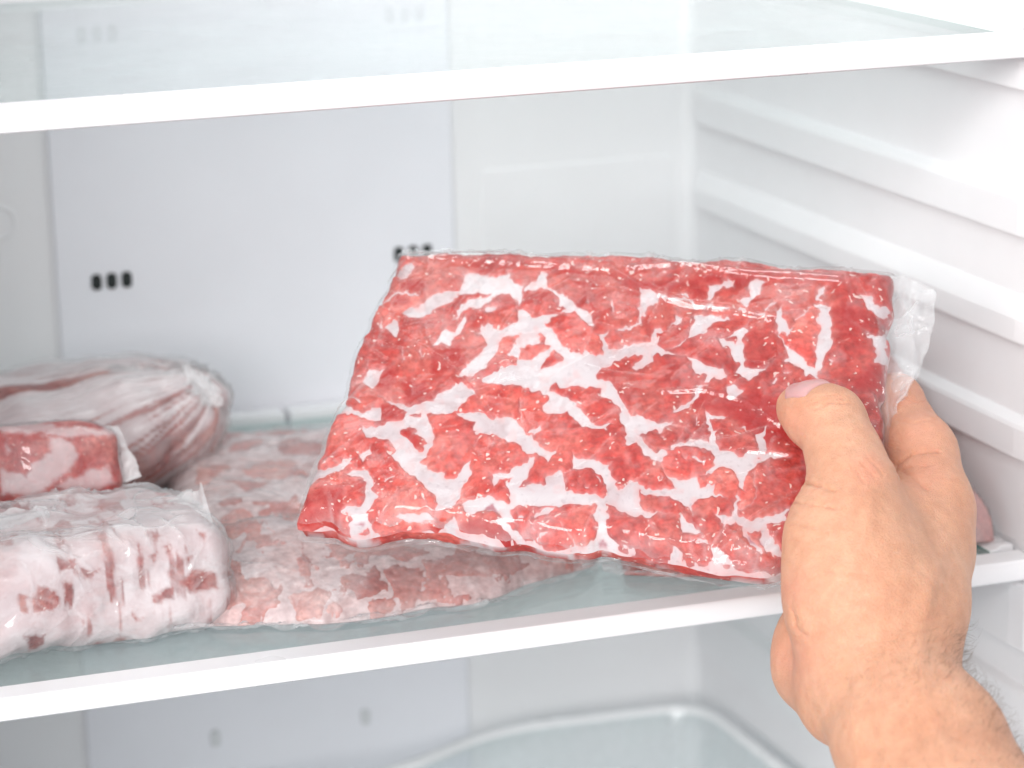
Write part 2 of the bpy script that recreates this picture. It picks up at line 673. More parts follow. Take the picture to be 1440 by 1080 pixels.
# ------------------------------------------------------------------ the freezer compartment
XL, XR, YB = -0.271, 0.2500, 0.394
ZLO, ZHI = -0.42, 0.50
freezer = tag(empty('freezer_interior'), 'white plastic inside of the freezer', kind='structure')

r = 0.009
plan = [(-0.36, -0.034), (-0.31, -0.034), (-0.298, -0.030), (XL - 0.001, -0.02), (XL, -0.005)]
for k in range(9):
    a = math.pi - k * math.pi / 16
    plan.append((XL + r + r * math.cos(a), YB - r + r * math.sin(a)))
for k in range(9):
    a = math.pi / 2 - k * math.pi / 16
    plan.append((XR - r + r * math.cos(a), YB - r + r * math.sin(a)))
plan += [(XR, -0.005), (XR + 0.001, -0.02), (XR + 0.007, -0.030), (XR + 0.02, -0.034), (XR + 0.08, -0.034)]
zs = [ZLO, ZHI]
V = [(x, y, z) for z in zs for x, y in plan]
n = len(plan)
F = [(i, i + 1, n + i + 1, n + i) for i in range(n - 1)]
liner = mesh_from('liner_wall', V, F, MAT['liner'], freezer)
box('compartment_floor', (XL - 0.01, -0.03, ZLO - 0.02), (XR + 0.01, YB + 0.01, ZLO + 0.001), MAT['liner'], freezer)
box('compartment_ceiling', (XL - 0.01, -0.03, ZHI - 0.001), (XR + 0.01, YB + 0.01, ZHI + 0.02), MAT['liner'], freezer)

# back panel, a thin cover with a shadow gap either side
PX0, PX1 = -0.1235, 0.1033


def slotted_panel():
    import bmesh
    bm = bmesh.new()
    y0 = YB - 0.0035
    vs = [bm.verts.new(v) for v in ((PX0, y0, ZLO + 0.003), (PX1, y0, ZLO + 0.003), (PX1, y0, ZHI - 0.003), (PX0, y0, ZHI - 0.003))]
    f = bm.faces.new(vs)
    g = bmesh.ops.extrude_face_region(bm, geom=[f])
    bmesh.ops.translate(bm, vec=(0, 0.003, 0), verts=[e for e in g['geom'] if isinstance(e, bmesh.types.BMVert)])
    bmesh.ops.recalc_face_normals(bm, faces=bm.faces)
    me = bpy.data.meshes.new('back_panel')
    bm.to_mesh(me)
    bm.free()
    o = bpy.data.objects.new('back_panel', me)
    COL.objects.link(o)
    me.materials.append(MAT['panel'])
    o.parent = freezer
    add_bevel(o, 0.0016, 3)
    return o


panel = slotted_panel()
for x in (PX0 - 0.0008, PX1 + 0.0008):      # shadow gap
    box('panel_gap', (x - 0.0009, YB - 0.0012, ZLO + 0.004), (x + 0.0009, YB + 0.002, ZHI - 0.004), MAT['liner'], panel)


def rounded_slot(w, h, depth, nseg=8):
    """a raised-lip stadium outline: (verts, faces) of a shallow block in x-z facing -y"""
    pts = []
    rr = w * 0.42
    for cx, cz, a0 in ((w / 2 - rr, h / 2 - rr, 0), (-w / 2 + rr, h / 2 - rr, 90), (-w / 2 + rr, -h / 2 + rr, 180), (w / 2 - rr, -h / 2 + rr, 270)):
        for k in range(nseg + 1):
            a = math.radians(a0 + 90 * k / nseg)
            pts.append((cx + rr * math.cos(a), cz + rr * math.sin(a)))
    V = [(x, 0, z) for x, z in pts] + [(x, depth, z) for x, z in pts]
    n = len(pts)
    F = [tuple(range(n))[::-1]] + [(i, (i + 1) % n, n + (i + 1) % n, n + i) for i in range(n)]
    return V, F


V, F = rounded_slot(0.0056, 0.0088, 0.002)
slot0 = None
for zc in (0.0845, 0.219):
    for xc in (-0.0937, 0.078):
        for k in (-1, 0, 1):
            if slot0 is None:
                o = slot0 = mesh_from('vent_slot', V, F, MAT['slot'], panel, smooth=False)
            else:
                o = slot0.copy()
                COL.objects.link(o)
            o.parent = panel
            o.location = (xc + k * 0.0083, YB - 0.0042, zc)
V, F = rounded_slot(0.0055, 0.010, 0.003)
for k, xc in enumerate((-0.050, 0.0393)):
    o = mesh_from('screw_plug', V, F, MAT['plug'], panel, smooth=False)
    o.location = (xc, YB - 0.0058, -0.187)
    add_bevel(o, 0.001, 2)


def torus(name, c, R, rr, mat, parent, arc=(0, 360), n=40):
    V, F = [], []
    k = 8
    for i in range(n + 1):
        a = math.radians(arc[0] + (arc[1] - arc[0]) * i / n)
        for j in range(k):
            b = 2 * math.pi * j / k
            V.append((c[0] + (R + rr * math.cos(b)) * math.cos(a), c[1] + 0.6 * rr * math.sin(b), c[2] + (R + rr * math.cos(b)) * math.sin(a)))
    for i in range(n):
        for j in range(k):
            F.append((i * k + j, i * k + (j + 1) % k, (i + 1) * k + (j + 1) % k, (i + 1) * k + j))
    return mesh_from(name, V, F, mat, parent)


torus('moulded_ring', (-0.1520, YB, 0.121), 0.0085, 0.0011, MAT['liner'], liner)
prism('moulded_step', [(YB - 0.0010, 0.0), (YB + 0.001, 0.0), (YB + 0.001, 0.128), (YB - 0.0002, 0.128), (YB - 0.0010, 0.1262)], ('x', 0.121, 0.236), MAT['liner'], liner, bevel=0.0006)

# shelf-support ribs moulded along the right wall: (top of slope, top of face, bottom, depth of rib)
RIBS = [(0.1690, 0.1657, 0.1482, 0.0055), (0.1195, 0.1110, 0.0992, 0.0060), (0.0635, 0.0600, 0.0448, 0.0055),
        (0.2305, 0.2285, 0.2145, 0.0060), (-0.012, -0.014, -0.0455, 0.0065), (-0.066, -0.068, -0.088, 0.0045), (-0.136, -0.140, -0.168, 0.0065)]
for sgn in (1, -1):
    for zt, zf, zb, dep in RIBS:
        wall = XR if sgn > 0 else XL
        nn = 30
        V, F = [], []
        ys = [0.392, 0.388, 0.384, 0.378] + [0.15, 0.143, 0.078, 0.071, 0.0, -0.012, -0.02]
        for y in ys:
            g = float(sstep(0.394, 0.377, y)) * 1.0
            if y < -0.015:
                g *= 0.05
            elif y < -0.005:
                g *= 0.8
            d = dep * g
            rz = 0.0007
            prof = [(0.001, zt + 0.001), (-0.15 * d, zt), (-0.85 * d, zf + 0.0008), (-d, zf - 0.001),
                    (-1.04 * d, zb + rz * 1.6), (-1.02 * d, zb + rz * 0.5), (-0.85 * d, zb), (0.001, zb + 0.0015)]
            for a, z in prof:
                V.append((wall + sgn * a, y, z))
        k = 8
        for i in range(len(ys) - 1):
            for j in range(k - 1):
                q = (i * k + j, i * k + j + 1, (i + 1) * k + j + 1, (i + 1) * k + j)
                F.append(q if sgn < 0 else q[::-1])
        o = mesh_from('support_rib', V, F, MAT['liner'], liner, smooth=False)


# ------------------------------------------------------------------ the two glass shelves
def make_shelf(z, label):
    t = tag(empty('glass_shelf'), label, 'shelf', 'glass shelves of the freezer')
    gx0, gx1 = -0.256, 0.2345
    pane = box('glass_pane', (gx0, -0.001, z - 0.0042), (gx1, 0.374, z - 0.0003), MAT['glass'], t)
    box('glass_edge', (gx1 + 0.0001, 0.004, z - 0.0040), (gx1 + 0.0009, 0.372, z - 0.0002), MAT['glass_edge'], pane)
    # front trim: flat top lip and a rounded nose
    prof = [(0.0, z - 0.0005), (0.0, z + 0.0006), (-0.0142, z + 0.0004), (-0.0154, z - 0.0012), (-0.0157, z - 0.0050), (-0.0150, z - 0.0088), (-0.0138, z - 0.0098), (0.004, z - 0.0098), (0.004, z - 0.0045), (-0.0012, z - 0.0045), (-0.0012, z - 0.0005)]
    prism('front_trim', prof, ('x', -0.2690, 0.2482), MAT['trim'], t, bevel=0.0005)
    for x0, x1 in ((gx1 + 0.001, 0.2482), (-0.2690, gx0 - 0.0005)):
        pr = [(x0, z - 0.008), (x1, z - 0.008), (x1, z + 0.0016), ((x0 + x1) / 2, z + 0.0018), (x0 + 0.004, z + 0.0002), (x0, z - 0.0002)]
        prism('side_rail', pr, ('y', 0.0045, 0.388), MAT['trim'], t, bevel=0.0008)
    for x0, x1 in ((gx0 + 0.0005, -0.004), (-0.001, gx1 - 0.0005)):
        box('back_rail', (x0, 0.3745, z - 0.007), (x1, 0.389, z + 0.0045), MAT['trim'], t, bevel=0.0012)
    return t


shelf_low = make_shelf(0.0, 'lower glass shelf the meat bags lie on')
shelf_top = make_shelf(0.2405, 'upper empty glass shelf across the top')

# ------------------------------------------------------------------ drawer at the bottom
drawer = tag(empty('freezer_drawer'), 'clear plastic drawer with white rim below the lower shelf', 'drawer')


def smooth_loop(pts, n=6, rad=0.02):
    """closed polygon with rounded corners"""
    out = []
    m = len(pts)
    for i in range(m):
        p0, p1, p2 = (np.array(pts[(i + d) % m], float) for d in (-1, 0, 1))
        a = (p0 - p1) / np.linalg.norm(p0 - p1)
        b = (p2 - p1) / np.linalg.norm(p2 - p1)
        rr = min(rad, 0.45 * np.linalg.norm(p0 - p1), 0.45 * np.linalg.norm(p2 - p1))
        A, B = p1 + a * rr, p1 + b * rr
        for k in range(n + 1):
            t = k / n
            out.append((1 - t) ** 2 * A + 2 * t * (1 - t) * p1 + t * t * B)
    return np.array(out)


zr = -0.190
outer = smooth_loop([(-0.20, 0.02), (0.243, 0.02), (0.236, 0.350), (0.105, 0.358), (0.030, 0.315), (-0.20, 0.318)], 8, 0.035)


def inset(loop, d):
    nxt, prv = np.roll(loop, -1, 0), np.roll(loop, 1, 0)
    t = nxt - prv
    t /= np.linalg.norm(t, axis=1)[:, None] + 1e-9
    nrm = np.c_[-t[:, 1], t[:, 0]]
    return loop + nrm * d


def loft(name, rings, mat, parent, smooth=True):
    n = len(rings[0][0])
    V, F = [], []
    for lp, z in rings:
        V += [(x, y, z) for x, y in lp]
    for k in range(len(rings) - 1):
        for i in range(n):
            j = (i + 1) % n
            F.append((k * n + i, k * n + j, (k + 1) * n + j, (k + 1) * n + i))
    return mesh_from(name, V, F, mat, parent, smooth)


loft('rim', [(inset(outer, 0.001), zr - 0.008), (outer, zr - 0.003), (inset(outer, 0.0015), zr), (inset(outer, 0.0045), zr + 0.0006), (inset(outer, 0.0065), zr - 0.0012), (inset(outer, 0.0072), zr - 0.006)], MAT['trim'], drawer)
loft('upper_wall', [(inset(outer, 0.0074), zr - 0.004), (inset(outer, 0.0105), zr - 0.012), (inset(outer, 0.022), zr - 0.030), (inset(outer, 0.028), zr - 0.034)], MAT['tub'], drawer)
loft('inner_ledge', [(inset(outer, 0.0275), zr - 0.0335), (inset(outer, 0.031), zr - 0.0325), (inset(outer, 0.034), zr - 0.0345), (inset(outer, 0.0345), zr - 0.040)], MAT['tub'], drawer)
lp = inset(outer, 0.035)
loft('tub_wall', [(lp, zr - 0.038), (inset(outer, 0.040), zr - 0.14), (inset(outer, 0.046), zr - 0.150)], MAT['tub'], drawer)
fl = inset(outer, 0.046)
mesh_from('tub_floor', [(x, y, zr - 0.150) for x, y in fl], [tuple(range(len(fl)))], MAT['tub'], drawer, smooth=False)

# a scrap of herb on the ledge
Vl, Fl = [], []
for i in range(7):
    for j in range(5):
        s, t = i / 6, j / 4 - 0.5
        wdt = 0.0062 * math.sin(math.pi * min(1, 0.12 + 0.88 * s)) + 0.0006
        Vl.append((0.213 + (s - 0.5) * 0.012, 0.2470 + t * wdt * 1.4, zr - 0.0290 + 0.004 * s + 0.0022 * abs(t) + 0.0008 * math.sin(9 * s)))
for i in range(6):
    for j in range(4):
        a = i * 5 + j
        Fl.append((a, a + 5, a + 6, a + 1))
leaf = mesh_from('herb_leaf', Vl, Fl, MAT['leaf'])
leaf.modifiers.new('sol', 'SOLIDIFY').thickness = 0.0006
tag(leaf, 'tiny green leaf at the rim of the clear drawer', 'leaf')


# ------------------------------------------------------------------ bags of meat: shared builders
def label_regions(mask):
    """label the connected parts of a boolean grid"""
    L = np.where(mask, np.arange(1, mask.size + 1).reshape(mask.shape), 0)
    while True:
        old = L
        M = L.copy()
        M[1:] = np.maximum(M[1:], L[:-1])
        M[:-1] = np.maximum(M[:-1], L[1:])
        M[:, 1:] = np.maximum(M[:, 1:], L[:, :-1])
        M[:, :-1] = np.maximum(M[:, :-1], L[:, 1:])
        L = np.where(mask, M, 0)
        # pointer jumping speeds the spread
        for _ in range(3):
            flat = L.ravel()
            L = np.where(mask, np.maximum(L, np.where(flat[L - 1 + (L == 0)] > 0, flat[L - 1 + (L == 0)], 0)), 0)
        if (L == old).all():
            return L


def split_pieces(parent, Pf, nrm, white, shape, mat, attrs, rise=0.0009, relief=0.0007, core=1.6, scale=0.0035, min_core=30, seed=0, name='meat_piece'):
    """cut the pieces of meat that show between the rime out of a surface grid, one mesh each, a little proud of it"""
    nu, nv = shape
    g = -white.reshape(nu, nv)
    L = label_regions(g > core)
    def grown(L, mask):
        for _ in range(200):
            M = L.copy()
            for sl, sr in (((slice(1, None), slice(None)), (slice(None, -1), slice(None))), ((slice(None, -1), slice(None)), (slice(1, None), slice(None))),
                           ((slice(None), slice(1, None)), (slice(None), slice(None, -1))), ((slice(None), slice(None, -1)), (slice(None), slice(1, None)))):
                src = L[sr]
                dst = M[sl]
                fill = (dst == 0) & (src > 0) & mask[sl]
                dst[fill] = src[fill]
            if (M == L).all():
                break
            L = M
        return L

    def big(L, least):
        ids, cnt = np.unique(L[L > 0], return_counts=True)
        return np.where(np.isin(L, ids[cnt >= least]), L, 0)

    L = grown(big(L, min_core), g > 0.3)
    rest = big(label_regions((g > 1.0) & (L == 0)), 20)       # small scraps without a thick core
    L = np.where(rest > 0, rest + g.size, L)
    L = grown(L, g > -1.6)
    keep = np.unique(L[L > 0]).tolist()
    gf = g.ravel()
    off = rise * np.tanh(gf / 3.5) + relief * (fbm(Pf / scale, 4, seed + 5) - 0.42) * 2 * sstep(0.5, 7, gf)
    W = Pf + nrm * off[:, None]
    Q = grid_faces(nu, nv)
    lab = L.ravel()
    fl = np.max(lab[Q], axis=1)
    objs = []
    for k in keep:
        q = Q[fl == k]
        if len(q) < 8:
            continue
        vi, inv = np.unique(q, return_inverse=True)
        objs.append(mesh_from(name, W[vi], inv.reshape(q.shape), mat, parent, attrs={a: b[vi] for a, b in attrs.items()}))
    return objs


def T(ox, oy, s, *pts):
    return [(ox + x * s, oy + y * s) for x, y in pts]


# ------------------------------------------------------------------ the held bag
held = tag(empty('frozen_meat_bag'), 'flat clear bag of bright red meat held up by the hand', 'meat bag', 'bags of frozen meat')
cTL, cTR, cBR, cBL = at(560, 371, 1.305), at(1257, 402, 1.257), at(1228, 808, 1.157), at(419, 754, 1.202)


def held_plane(s, t):
    s, t = s[:, None], t[:, None]
    return cTL * (1 - s) * (1 - t) + cTR * s * (1 - t) + cBR * s * t + cBL * (1 - s) * t


nH = np.cross(cTR - cTL, cBL - cTL)
nH /= np.linalg.norm(nH)
if nH @ (CAM - cTL) < 0:
    nH = -nH
eS = (cTR - cTL) / np.linalg.norm(cTR - cTL)
eT = (cBL - cTL) / np.linalg.norm(cBL - cTL)
LS, LT = np.linalg.norm(cTR - cTL), np.linalg.norm(cBL - cTL)
HALF = 0.0105


def edge_mm(s, t):
    return np.minimum(np.minimum(s, 1 - s) * LS, np.minimum(t, 1 - t) * LT)


def slab_half(s, t):
    """half thickness of the frozen slab: full in the middle, rounded at its rim, lumpy"""
    e = edge_mm(s, t)
    pr = np.sqrt(np.clip(1 - (1 - np.clip(e / 0.008, 0, 1)) ** 2, 0, 1))
    q = np.c_[s * LS, t * LT] / 0.03
    lump = (fbm(q, 3, 11) - 0.5) * 0.0055 * sstep(0.0, 0.02, e)
    # the fold running down from the upper left and the bulge at the lower left end
    return HALF * pr + lump


def held_warp(s, t):
    """uneven outline of the slab"""
    e = edge_mm(s, t)
    w = sstep(0.03, 0.0, e)
    q = np.c_[s * LS, t * LT] / 0.022
    a = (fbm(q, 3, 21) - 0.5) * 0.011 * w
    b = (fbm(q + 31.7, 3, 22) - 0.5) * (0.007 + 0.009 * sstep(0.5, 1.0, t)) * w
    bow = -0.006 * np.sin(math.pi * np.clip(s, 0, 1)) * sstep(0.6, 1.0, t)
    return a[:, None] * eS + (b + bow * 0)[:, None] * eT + (0.004 * np.sin(3.0 * s + 1.5 * t))[:, None] * nH


t1 = lambda *p: ('p', T(400, 350, .19444, *p))
t2 = lambda *p: ('p', T(640, 350, .19444, *p))
t3 = lambda *p: ('p', T(860, 360, .16667, *p))
t4 = lambda *p: ('p', T(1080, 370, .16667, *p))
t5 = lambda *p: ('p', T(400, 540, .22222, *p))
t6 = lambda *p: ('p', T(640, 540, .18056, *p))
t7 = lambda *p: ('p', T(860, 540, .19444, *p))
t8 = lambda *p: ('p', T(640, 660, .33333, *p))
TILES = {1: (400, 350, .19444), 2: (640, 350, .19444), 3: (860, 360, .16667), 4: (1080, 370, .16667), 5: (400, 540, .22222), 6: (640, 540, .18056), 7: (860, 540, .19444), 8: (640, 660, .33333)}


def stk(k, w, *p):
    return ('s', T(*TILES[k], *p), w * TILES[k][2])


def hole(k, *p):
    return ('h', T(*TILES[k], *p))


WHITE = [
    t1((850, 470), (900, 515), (1000, 505), (1150, 420), (1250, 350), (1440, 310), (1440, 160), (1400, 200), (1290, 195), (1295, 230), (1250, 315), (1180, 295), (1080, 320), (1000, 390), (880, 440)),
    t1((1200, 530), (1250, 490), (1330, 430), (1440, 420), (1440, 360), (1340, 375), (1270, 420), (1225, 480)),
    t1((1060, 710), (1100, 640), (1160, 570), (1220, 580), (1310, 490), (1320, 540), (1270, 610), (1210, 660), (1200, 715), (1120, 690)),
    t1((690, 490), (710, 580), (770, 560), (800, 515), (825, 530), (820, 640), (740, 620), (680, 560)),
    t1((620, 850), (720, 870), (700, 950), (640, 1000), (560, 960), (600, 900)),
    stk(1, 24, (720, 400), (800, 320), (860, 300), (970, 320)),
    t1((800, 200), (870, 130), (960, 125), (930, 180), (840, 220)),
    t1((1290, 870), (1440, 740), (1440, 810), (1350, 900), (1330, 930), (1260, 940)),
    stk(1, 10, (890, 665), (940, 662)), stk(1, 16, (850, 735), (856, 790)), stk(1, 18, (985, 735), (990, 765)), stk(1, 16, (706, 680), (708, 700)), stk(1, 18, (1176, 765), (1180, 780)),
    t2((60, 200), (160, 165), (280, 200), (380, 185), (430, 240), (500, 260), (500, 330), (470, 420), (430, 360), (400, 320), (300, 350), (190, 410), (80, 430), (0, 490), (0, 440), (100, 370), (200, 340), (250, 320), (150, 320), (20, 330)),
    t2((190, 440), (220, 410), (300, 430), (290, 460), (210, 465)),
    t2((0, 580), (20, 520), (80, 490), (60, 560), (10, 600)),
    t2((610, 160), (680, 190), (690, 290), (740, 310), (830, 370), (900, 430), (1010, 470), (1000, 555), (900, 510), (870, 460), (740, 460), (650, 560), (760, 640), (840, 740), (920, 730), (1000, 770), (1080, 760), (1080, 680), (1040, 610), (1140, 590), (1100, 640), (1140, 715), (1280, 700), (1400, 690), (1440, 690), (1440, 830), (1300, 890), (1270, 850), (1350, 790), (1330, 775), (1200, 800), (1060, 880), (1040, 920), (1140, 960), (1180, 1050), (1180, 1080), (1060, 1070), (1060, 1020), (940, 1010), (850, 1000), (770, 1000), (730, 970), (710, 1020), (830, 1080), (700, 1080), (600, 1020), (420, 990), (190, 970), (180, 930), (240, 890), (450, 830), (460, 790), (350, 770), (420, 700), (470, 620), (350, 630), (300, 760), (240, 830), (100, 930), (40, 940), (50, 870), (130, 800), (230, 690), (170, 600), (250, 550), (300, 570), (460, 520), (470, 440), (500, 420), (560, 480), (640, 490), (780, 430), (720, 400), (720, 340), (640, 300), (510, 300), (500, 270), (590, 240)),
    hole(2, (485, 800), (490, 720), (560, 710), (630, 690), (610, 620), (640, 650), (650, 690), (690, 710), (560, 780)),
    hole(2, (635, 860), (680, 780), (730, 730), (780, 790), (760, 820)),
    t2((1340, 290), (1440, 310), (1440, 420), (1360, 410)), stk(2, 26, (1350, 420), (1340, 560), (1180, 585)), stk(2, 18, (1140, 380), (1145, 440)), stk(2, 16, (960, 370), (965, 385)),
    t3((240, 280), (400, 345), (380, 400), (300, 450), (280, 500), (240, 560), (235, 420)), stk(3, 25, (250, 520), (240, 590), (80, 610)),
    stk(3, 36, (240, 270), (430, 350), (640, 400), (760, 430), (980, 440)), stk(3, 14, (980, 450), (1180, 480), (1330, 520)),
    t3((0, 770), (180, 760), (320, 745), (350, 660), (380, 630), (480, 640), (510, 560), (530, 480), (600, 510), (580, 560), (500, 620), (400, 670), (410, 760), (470, 800), (650, 700), (680, 600), (720, 500), (820, 490), (1020, 540), (1000, 560), (850, 570), (800, 620), (700, 690), (600, 760), (470, 810), (590, 855), (400, 850), (330, 920), (210, 970), (160, 930), (250, 850), (130, 850), (0, 910)),
    t3((600, 830), (720, 870), (850, 930), (920, 930), (1000, 1000), (940, 1050), (860, 1035), (800, 1080), (740, 1080), (770, 1000), (690, 990), (660, 900)),
    t3((910, 710), (990, 690), (1180, 525), (1200, 530), (1120, 600), (1150, 620), (1120, 700), (1125, 850), (1150, 930), (1240, 940), (1330, 930), (1290, 970), (1170, 1030), (1090, 990), (1060, 970), (1090, 910), (1000, 840), (1000, 800)),
    hole(3, (970, 705), (1050, 695), (1050, 755)),
    t3((770, 400), (830, 410), (930, 280), (1030, 240), (1010, 200), (960, 190), (940, 240), (820, 260), (800, 370)),
    t3((1070, 360), (1100, 420), (1150, 450), (1180, 380), (1250, 330), (1260, 280), (1300, 220), (1220, 205), (1150, 250), (1160, 330)),
    stk(3, 26, (1390, 365), (1290, 440)), t3((1060, 430), (1160, 450), (1150, 480), (1050, 475)), t3((1240, 470), (1300, 460), (1300, 510), (1230, 500)), t3((560, 340), (640, 320), (650, 380), (580, 360)),
    t4((440, 350), (530, 360), (550, 600), (550, 690), (510, 760), (470, 880), (430, 950), (440, 1000), (300, 960), (280, 870), (190, 840), (140, 840), (180, 790), (120, 710), (50, 570), (70, 470), (60, 420), (130, 360), (140, 500), (180, 550), (240, 545), (200, 600), (150, 620), (110, 580), (90, 600), (130, 680), (200, 720), (280, 760), (340, 850), (380, 880), (400, 820), (400, 700), (440, 530), (400, 480), (440, 420), (400, 380)),
    t4((745, 255), (860, 270), (920, 350), (1000, 345), (1070, 410), (1010, 420), (1010, 490), (900, 430), (800, 350)),
    stk(4, 25, (370, 380), (310, 440), (250, 470)), stk(4, 40, (450, 220), (430, 310)),
    t4((800, 620), (860, 590), (960, 600), (1010, 560), (1010, 1080), (980, 860), (880, 850), (910, 720), (890, 640)),
    t4((480, 1035), (590, 1040), (560, 1070), (500, 1060)), stk(4, 20, (0, 390), (80, 310)), stk(4, 26, (545, 840), (560, 850)), stk(4, 22, (145, 935), (170, 930)), stk(4, 26, (40, 1000), (90, 980)),
    t5((150, 580), (250, 540), (430, 450), (440, 470), (330, 560), (200, 610), (120, 660), (110, 690)),
    t5((370, 560), (430, 525), (520, 545), (560, 600), (560, 660), (620, 710), (570, 770), (530, 830), (540, 920), (480, 960), (410, 970), (400, 900), (430, 870), (360, 790), (480, 770), (510, 720), (520, 630), (470, 590)),
    t5((320, 150), (370, 130), (480, 180), (540, 150), (610, 145), (620, 230), (560, 240), (480, 220), (390, 200), (330, 200)),
    t5((460, 270), (620, 265), (740, 220), (760, 170), (700, 150), (600, 80), (680, 110), (860, 130), (960, 70), (1120, 0), (1210, 0), (1220, 50), (1140, 110), (1100, 150), (1070, 180), (920, 180), (900, 210), (950, 310), (950, 380), (850, 500), (900, 550), (1000, 560), (1020, 600), (1080, 590), (1170, 490), (1190, 590), (1130, 660), (1130, 740), (1070, 780), (980, 820), (950, 790), (940, 700), (860, 640), (770, 550), (660, 440), (700, 410), (690, 370), (620, 335), (520, 340)),
    hole(5, (735, 310), (790, 265), (860, 330), (900, 370), (840, 415), (800, 360)), hole(5, (800, 190), (850, 200), (850, 225)),
    t5((470, 430), (545, 410), (550, 440), (500, 485)), t5((710, 840), (760, 820), (950, 825), (970, 880), (890, 890), (790, 890)),
    t5((1010, 900), (1070, 850), (1110, 890), (1100, 950), (1120, 1040), (1080, 1050), (1030, 1000)),
    stk(5, 40, (520, 880), (560, 980), (700, 1030)), stk(5, 15, (400, 990), (80, 920)), t5((1140, 760), (1260, 720), (1260, 800), (1170, 830)), stk(5, 20, (430, 80), (480, 110)), stk(5, 18, (640, 620), (700, 600)), stk(5, 14, (845, 960), (850, 975)),
    t6((0, 220), (120, 210), (220, 230), (270, 275), (350, 250), (440, 260), (490, 310), (560, 390), (680, 490), (790, 505), (770, 540), (710, 590), (680, 550), (540, 540), (460, 460), (360, 410), (250, 410), (120, 385), (140, 310), (60, 290)),
    t6((570, 385), (680, 295), (660, 400), (640, 450)),
    t6((730, 40), (800, 60), (930, 120), (1040, 240), (1120, 310), (1240, 340), (1180, 360), (1080, 350), (970, 310), (890, 230), (820, 240), (710, 240), (680, 190), (740, 120)),
    t6((600, 550), (605, 620), (560, 720), (500, 790), (600, 760), (690, 770), (690, 720), (740, 685), (830, 690), (870, 810), (1000, 840), (1080, 850), (1160, 890), (1190, 860), (1190, 780), (1150, 710), (1080, 670), (1000, 655), (920, 665), (935, 540), (1040, 570), (1220, 640), (1220, 700), (1290, 830), (1350, 760), (1440, 790), (1440, 1010), (1330, 1010), (1200, 950), (1180, 1000), (1180, 1080), (1110, 1080), (1080, 990), (1100, 940), (950, 930), (780, 950), (680, 940), (560, 940), (430, 980), (480, 1080), (380, 1080), (330, 1000), (200, 1000), (120, 1020), (60, 940), (200, 900), (250, 860), (330, 880), (420, 920), (420, 830), (400, 770), (440, 720), (370, 730), (300, 790), (290, 690), (440, 670), (550, 610), (560, 560)),
    t6((110, 590), (120, 700), (60, 790), (0, 810), (0, 700)), t6((600, 1020), (660, 970), (780, 955), (740, 1020), (690, 1040)),
    t6((1170, 40), (1250, 60), (1320, 200), (1350, 240), (1440, 250), (1440, 420), (1390, 470), (1320, 490), (1350, 430), (1290, 330), (1270, 280), (1280, 200), (1210, 130), (1150, 110)),
    stk(6, 16, (530, 140), (505, 300)), stk(6, 18, (905, 785), (920, 785)), stk(6, 18, (1005, 785), (1035, 790)), stk(6, 24, (1105, 715), (1125, 745)), stk(6, 24, (500, 1022), (530, 1022)), stk(6, 12, (760, 300), (790, 285)), stk(6, 12, (270, 480), (320, 450)), stk(6, 10, (150, 490), (200, 420)),
    t7((0, 100), (70, 180), (70, 280), (130, 380), (90, 450), (160, 430), (200, 480), (280, 560), (300, 580), (340, 580), (400, 520), (390, 480), (480, 470), (560, 455), (620, 465), (720, 520), (720, 600), (640, 670), (720, 650), (850, 610), (900, 660), (920, 740), (960, 785), (970, 700), (980, 630), (1060, 560), (1200, 530), (1300, 530), (1200, 480), (1140, 490), (1130, 290), (1100, 340), (1050, 380), (1070, 490), (920, 510), (860, 470), (770, 470), (770, 370), (800, 320), (720, 340), (690, 400), (710, 440), (640, 420), (600, 390), (480, 430), (390, 475), (300, 510), (200, 390), (290, 330), (360, 345), (470, 290), (460, 280), (330, 290), (240, 240), (180, 215), (120, 215), (80, 130), (60, 60), (0, 30)),
    t7((600, 30), (690, 0), (650, 60), (600, 120), (500, 190), (425, 220), (440, 180), (560, 110)),
    t7((330, 580), (430, 680), (520, 705), (600, 675), (640, 740), (750, 730), (740, 780), (840, 820), (630, 825), (590, 870), (600, 930), (540, 880), (430, 850), (400, 820), (250, 820), (200, 790), (190, 840), (240, 900), (360, 920), (320, 950), (100, 940), (40, 890), (0, 890), (0, 690), (70, 770), (130, 700), (200, 740), (280, 770), (440, 755), (390, 660)),
    t7((890, 790), (910, 770), (920, 880), (930, 960), (1050, 1000), (1200, 950), (1270, 960), (1270, 985), (1150, 1030), (1080, 1080), (960, 1080), (900, 1010), (800, 1030), (750, 950), (880, 960), (880, 880)),
    t7((500, 960), (520, 930), (620, 1050), (640, 1080), (500, 1080)), t7((680, 180), (720, 200), (880, 230), (740, 260), (760, 340), (690, 360), (710, 280)),
    stk(7, 24, (600, 555), (660, 552)), t7((920, 320), (960, 290), (990, 295), (970, 320)), t7((830, 20), (900, 0), (940, 50), (970, 50), (950, 90), (880, 130), (840, 100)),
    stk(7, 20, (620, 240), (622, 290)), stk(7, 18, (520, 545), (540, 545)), stk(7, 22, (375, 375), (385, 378)), stk(7, 16, (355, 700), (365, 690)), stk(7, 12, (770, 700), (790, 700)), stk(7, 18, (1050, 180), (1100, 185)), stk(7, 14, (930, 910), (1010, 870), (1050, 780), (1030, 640)),
    t8((590, 160), (630, 180), (640, 240), (690, 330), (690, 380), (560, 370), (545, 340), (590, 290), (600, 220)),
    t8((960, 290), (1050, 290), (1080, 330), (1140, 350), (1180, 400), (1060, 400), (1090, 370), (1070, 320), (1000, 300)),
    t8((910, 320), (950, 340), (960, 380), (1030, 400), (980, 420), (880, 410), (910, 390)),
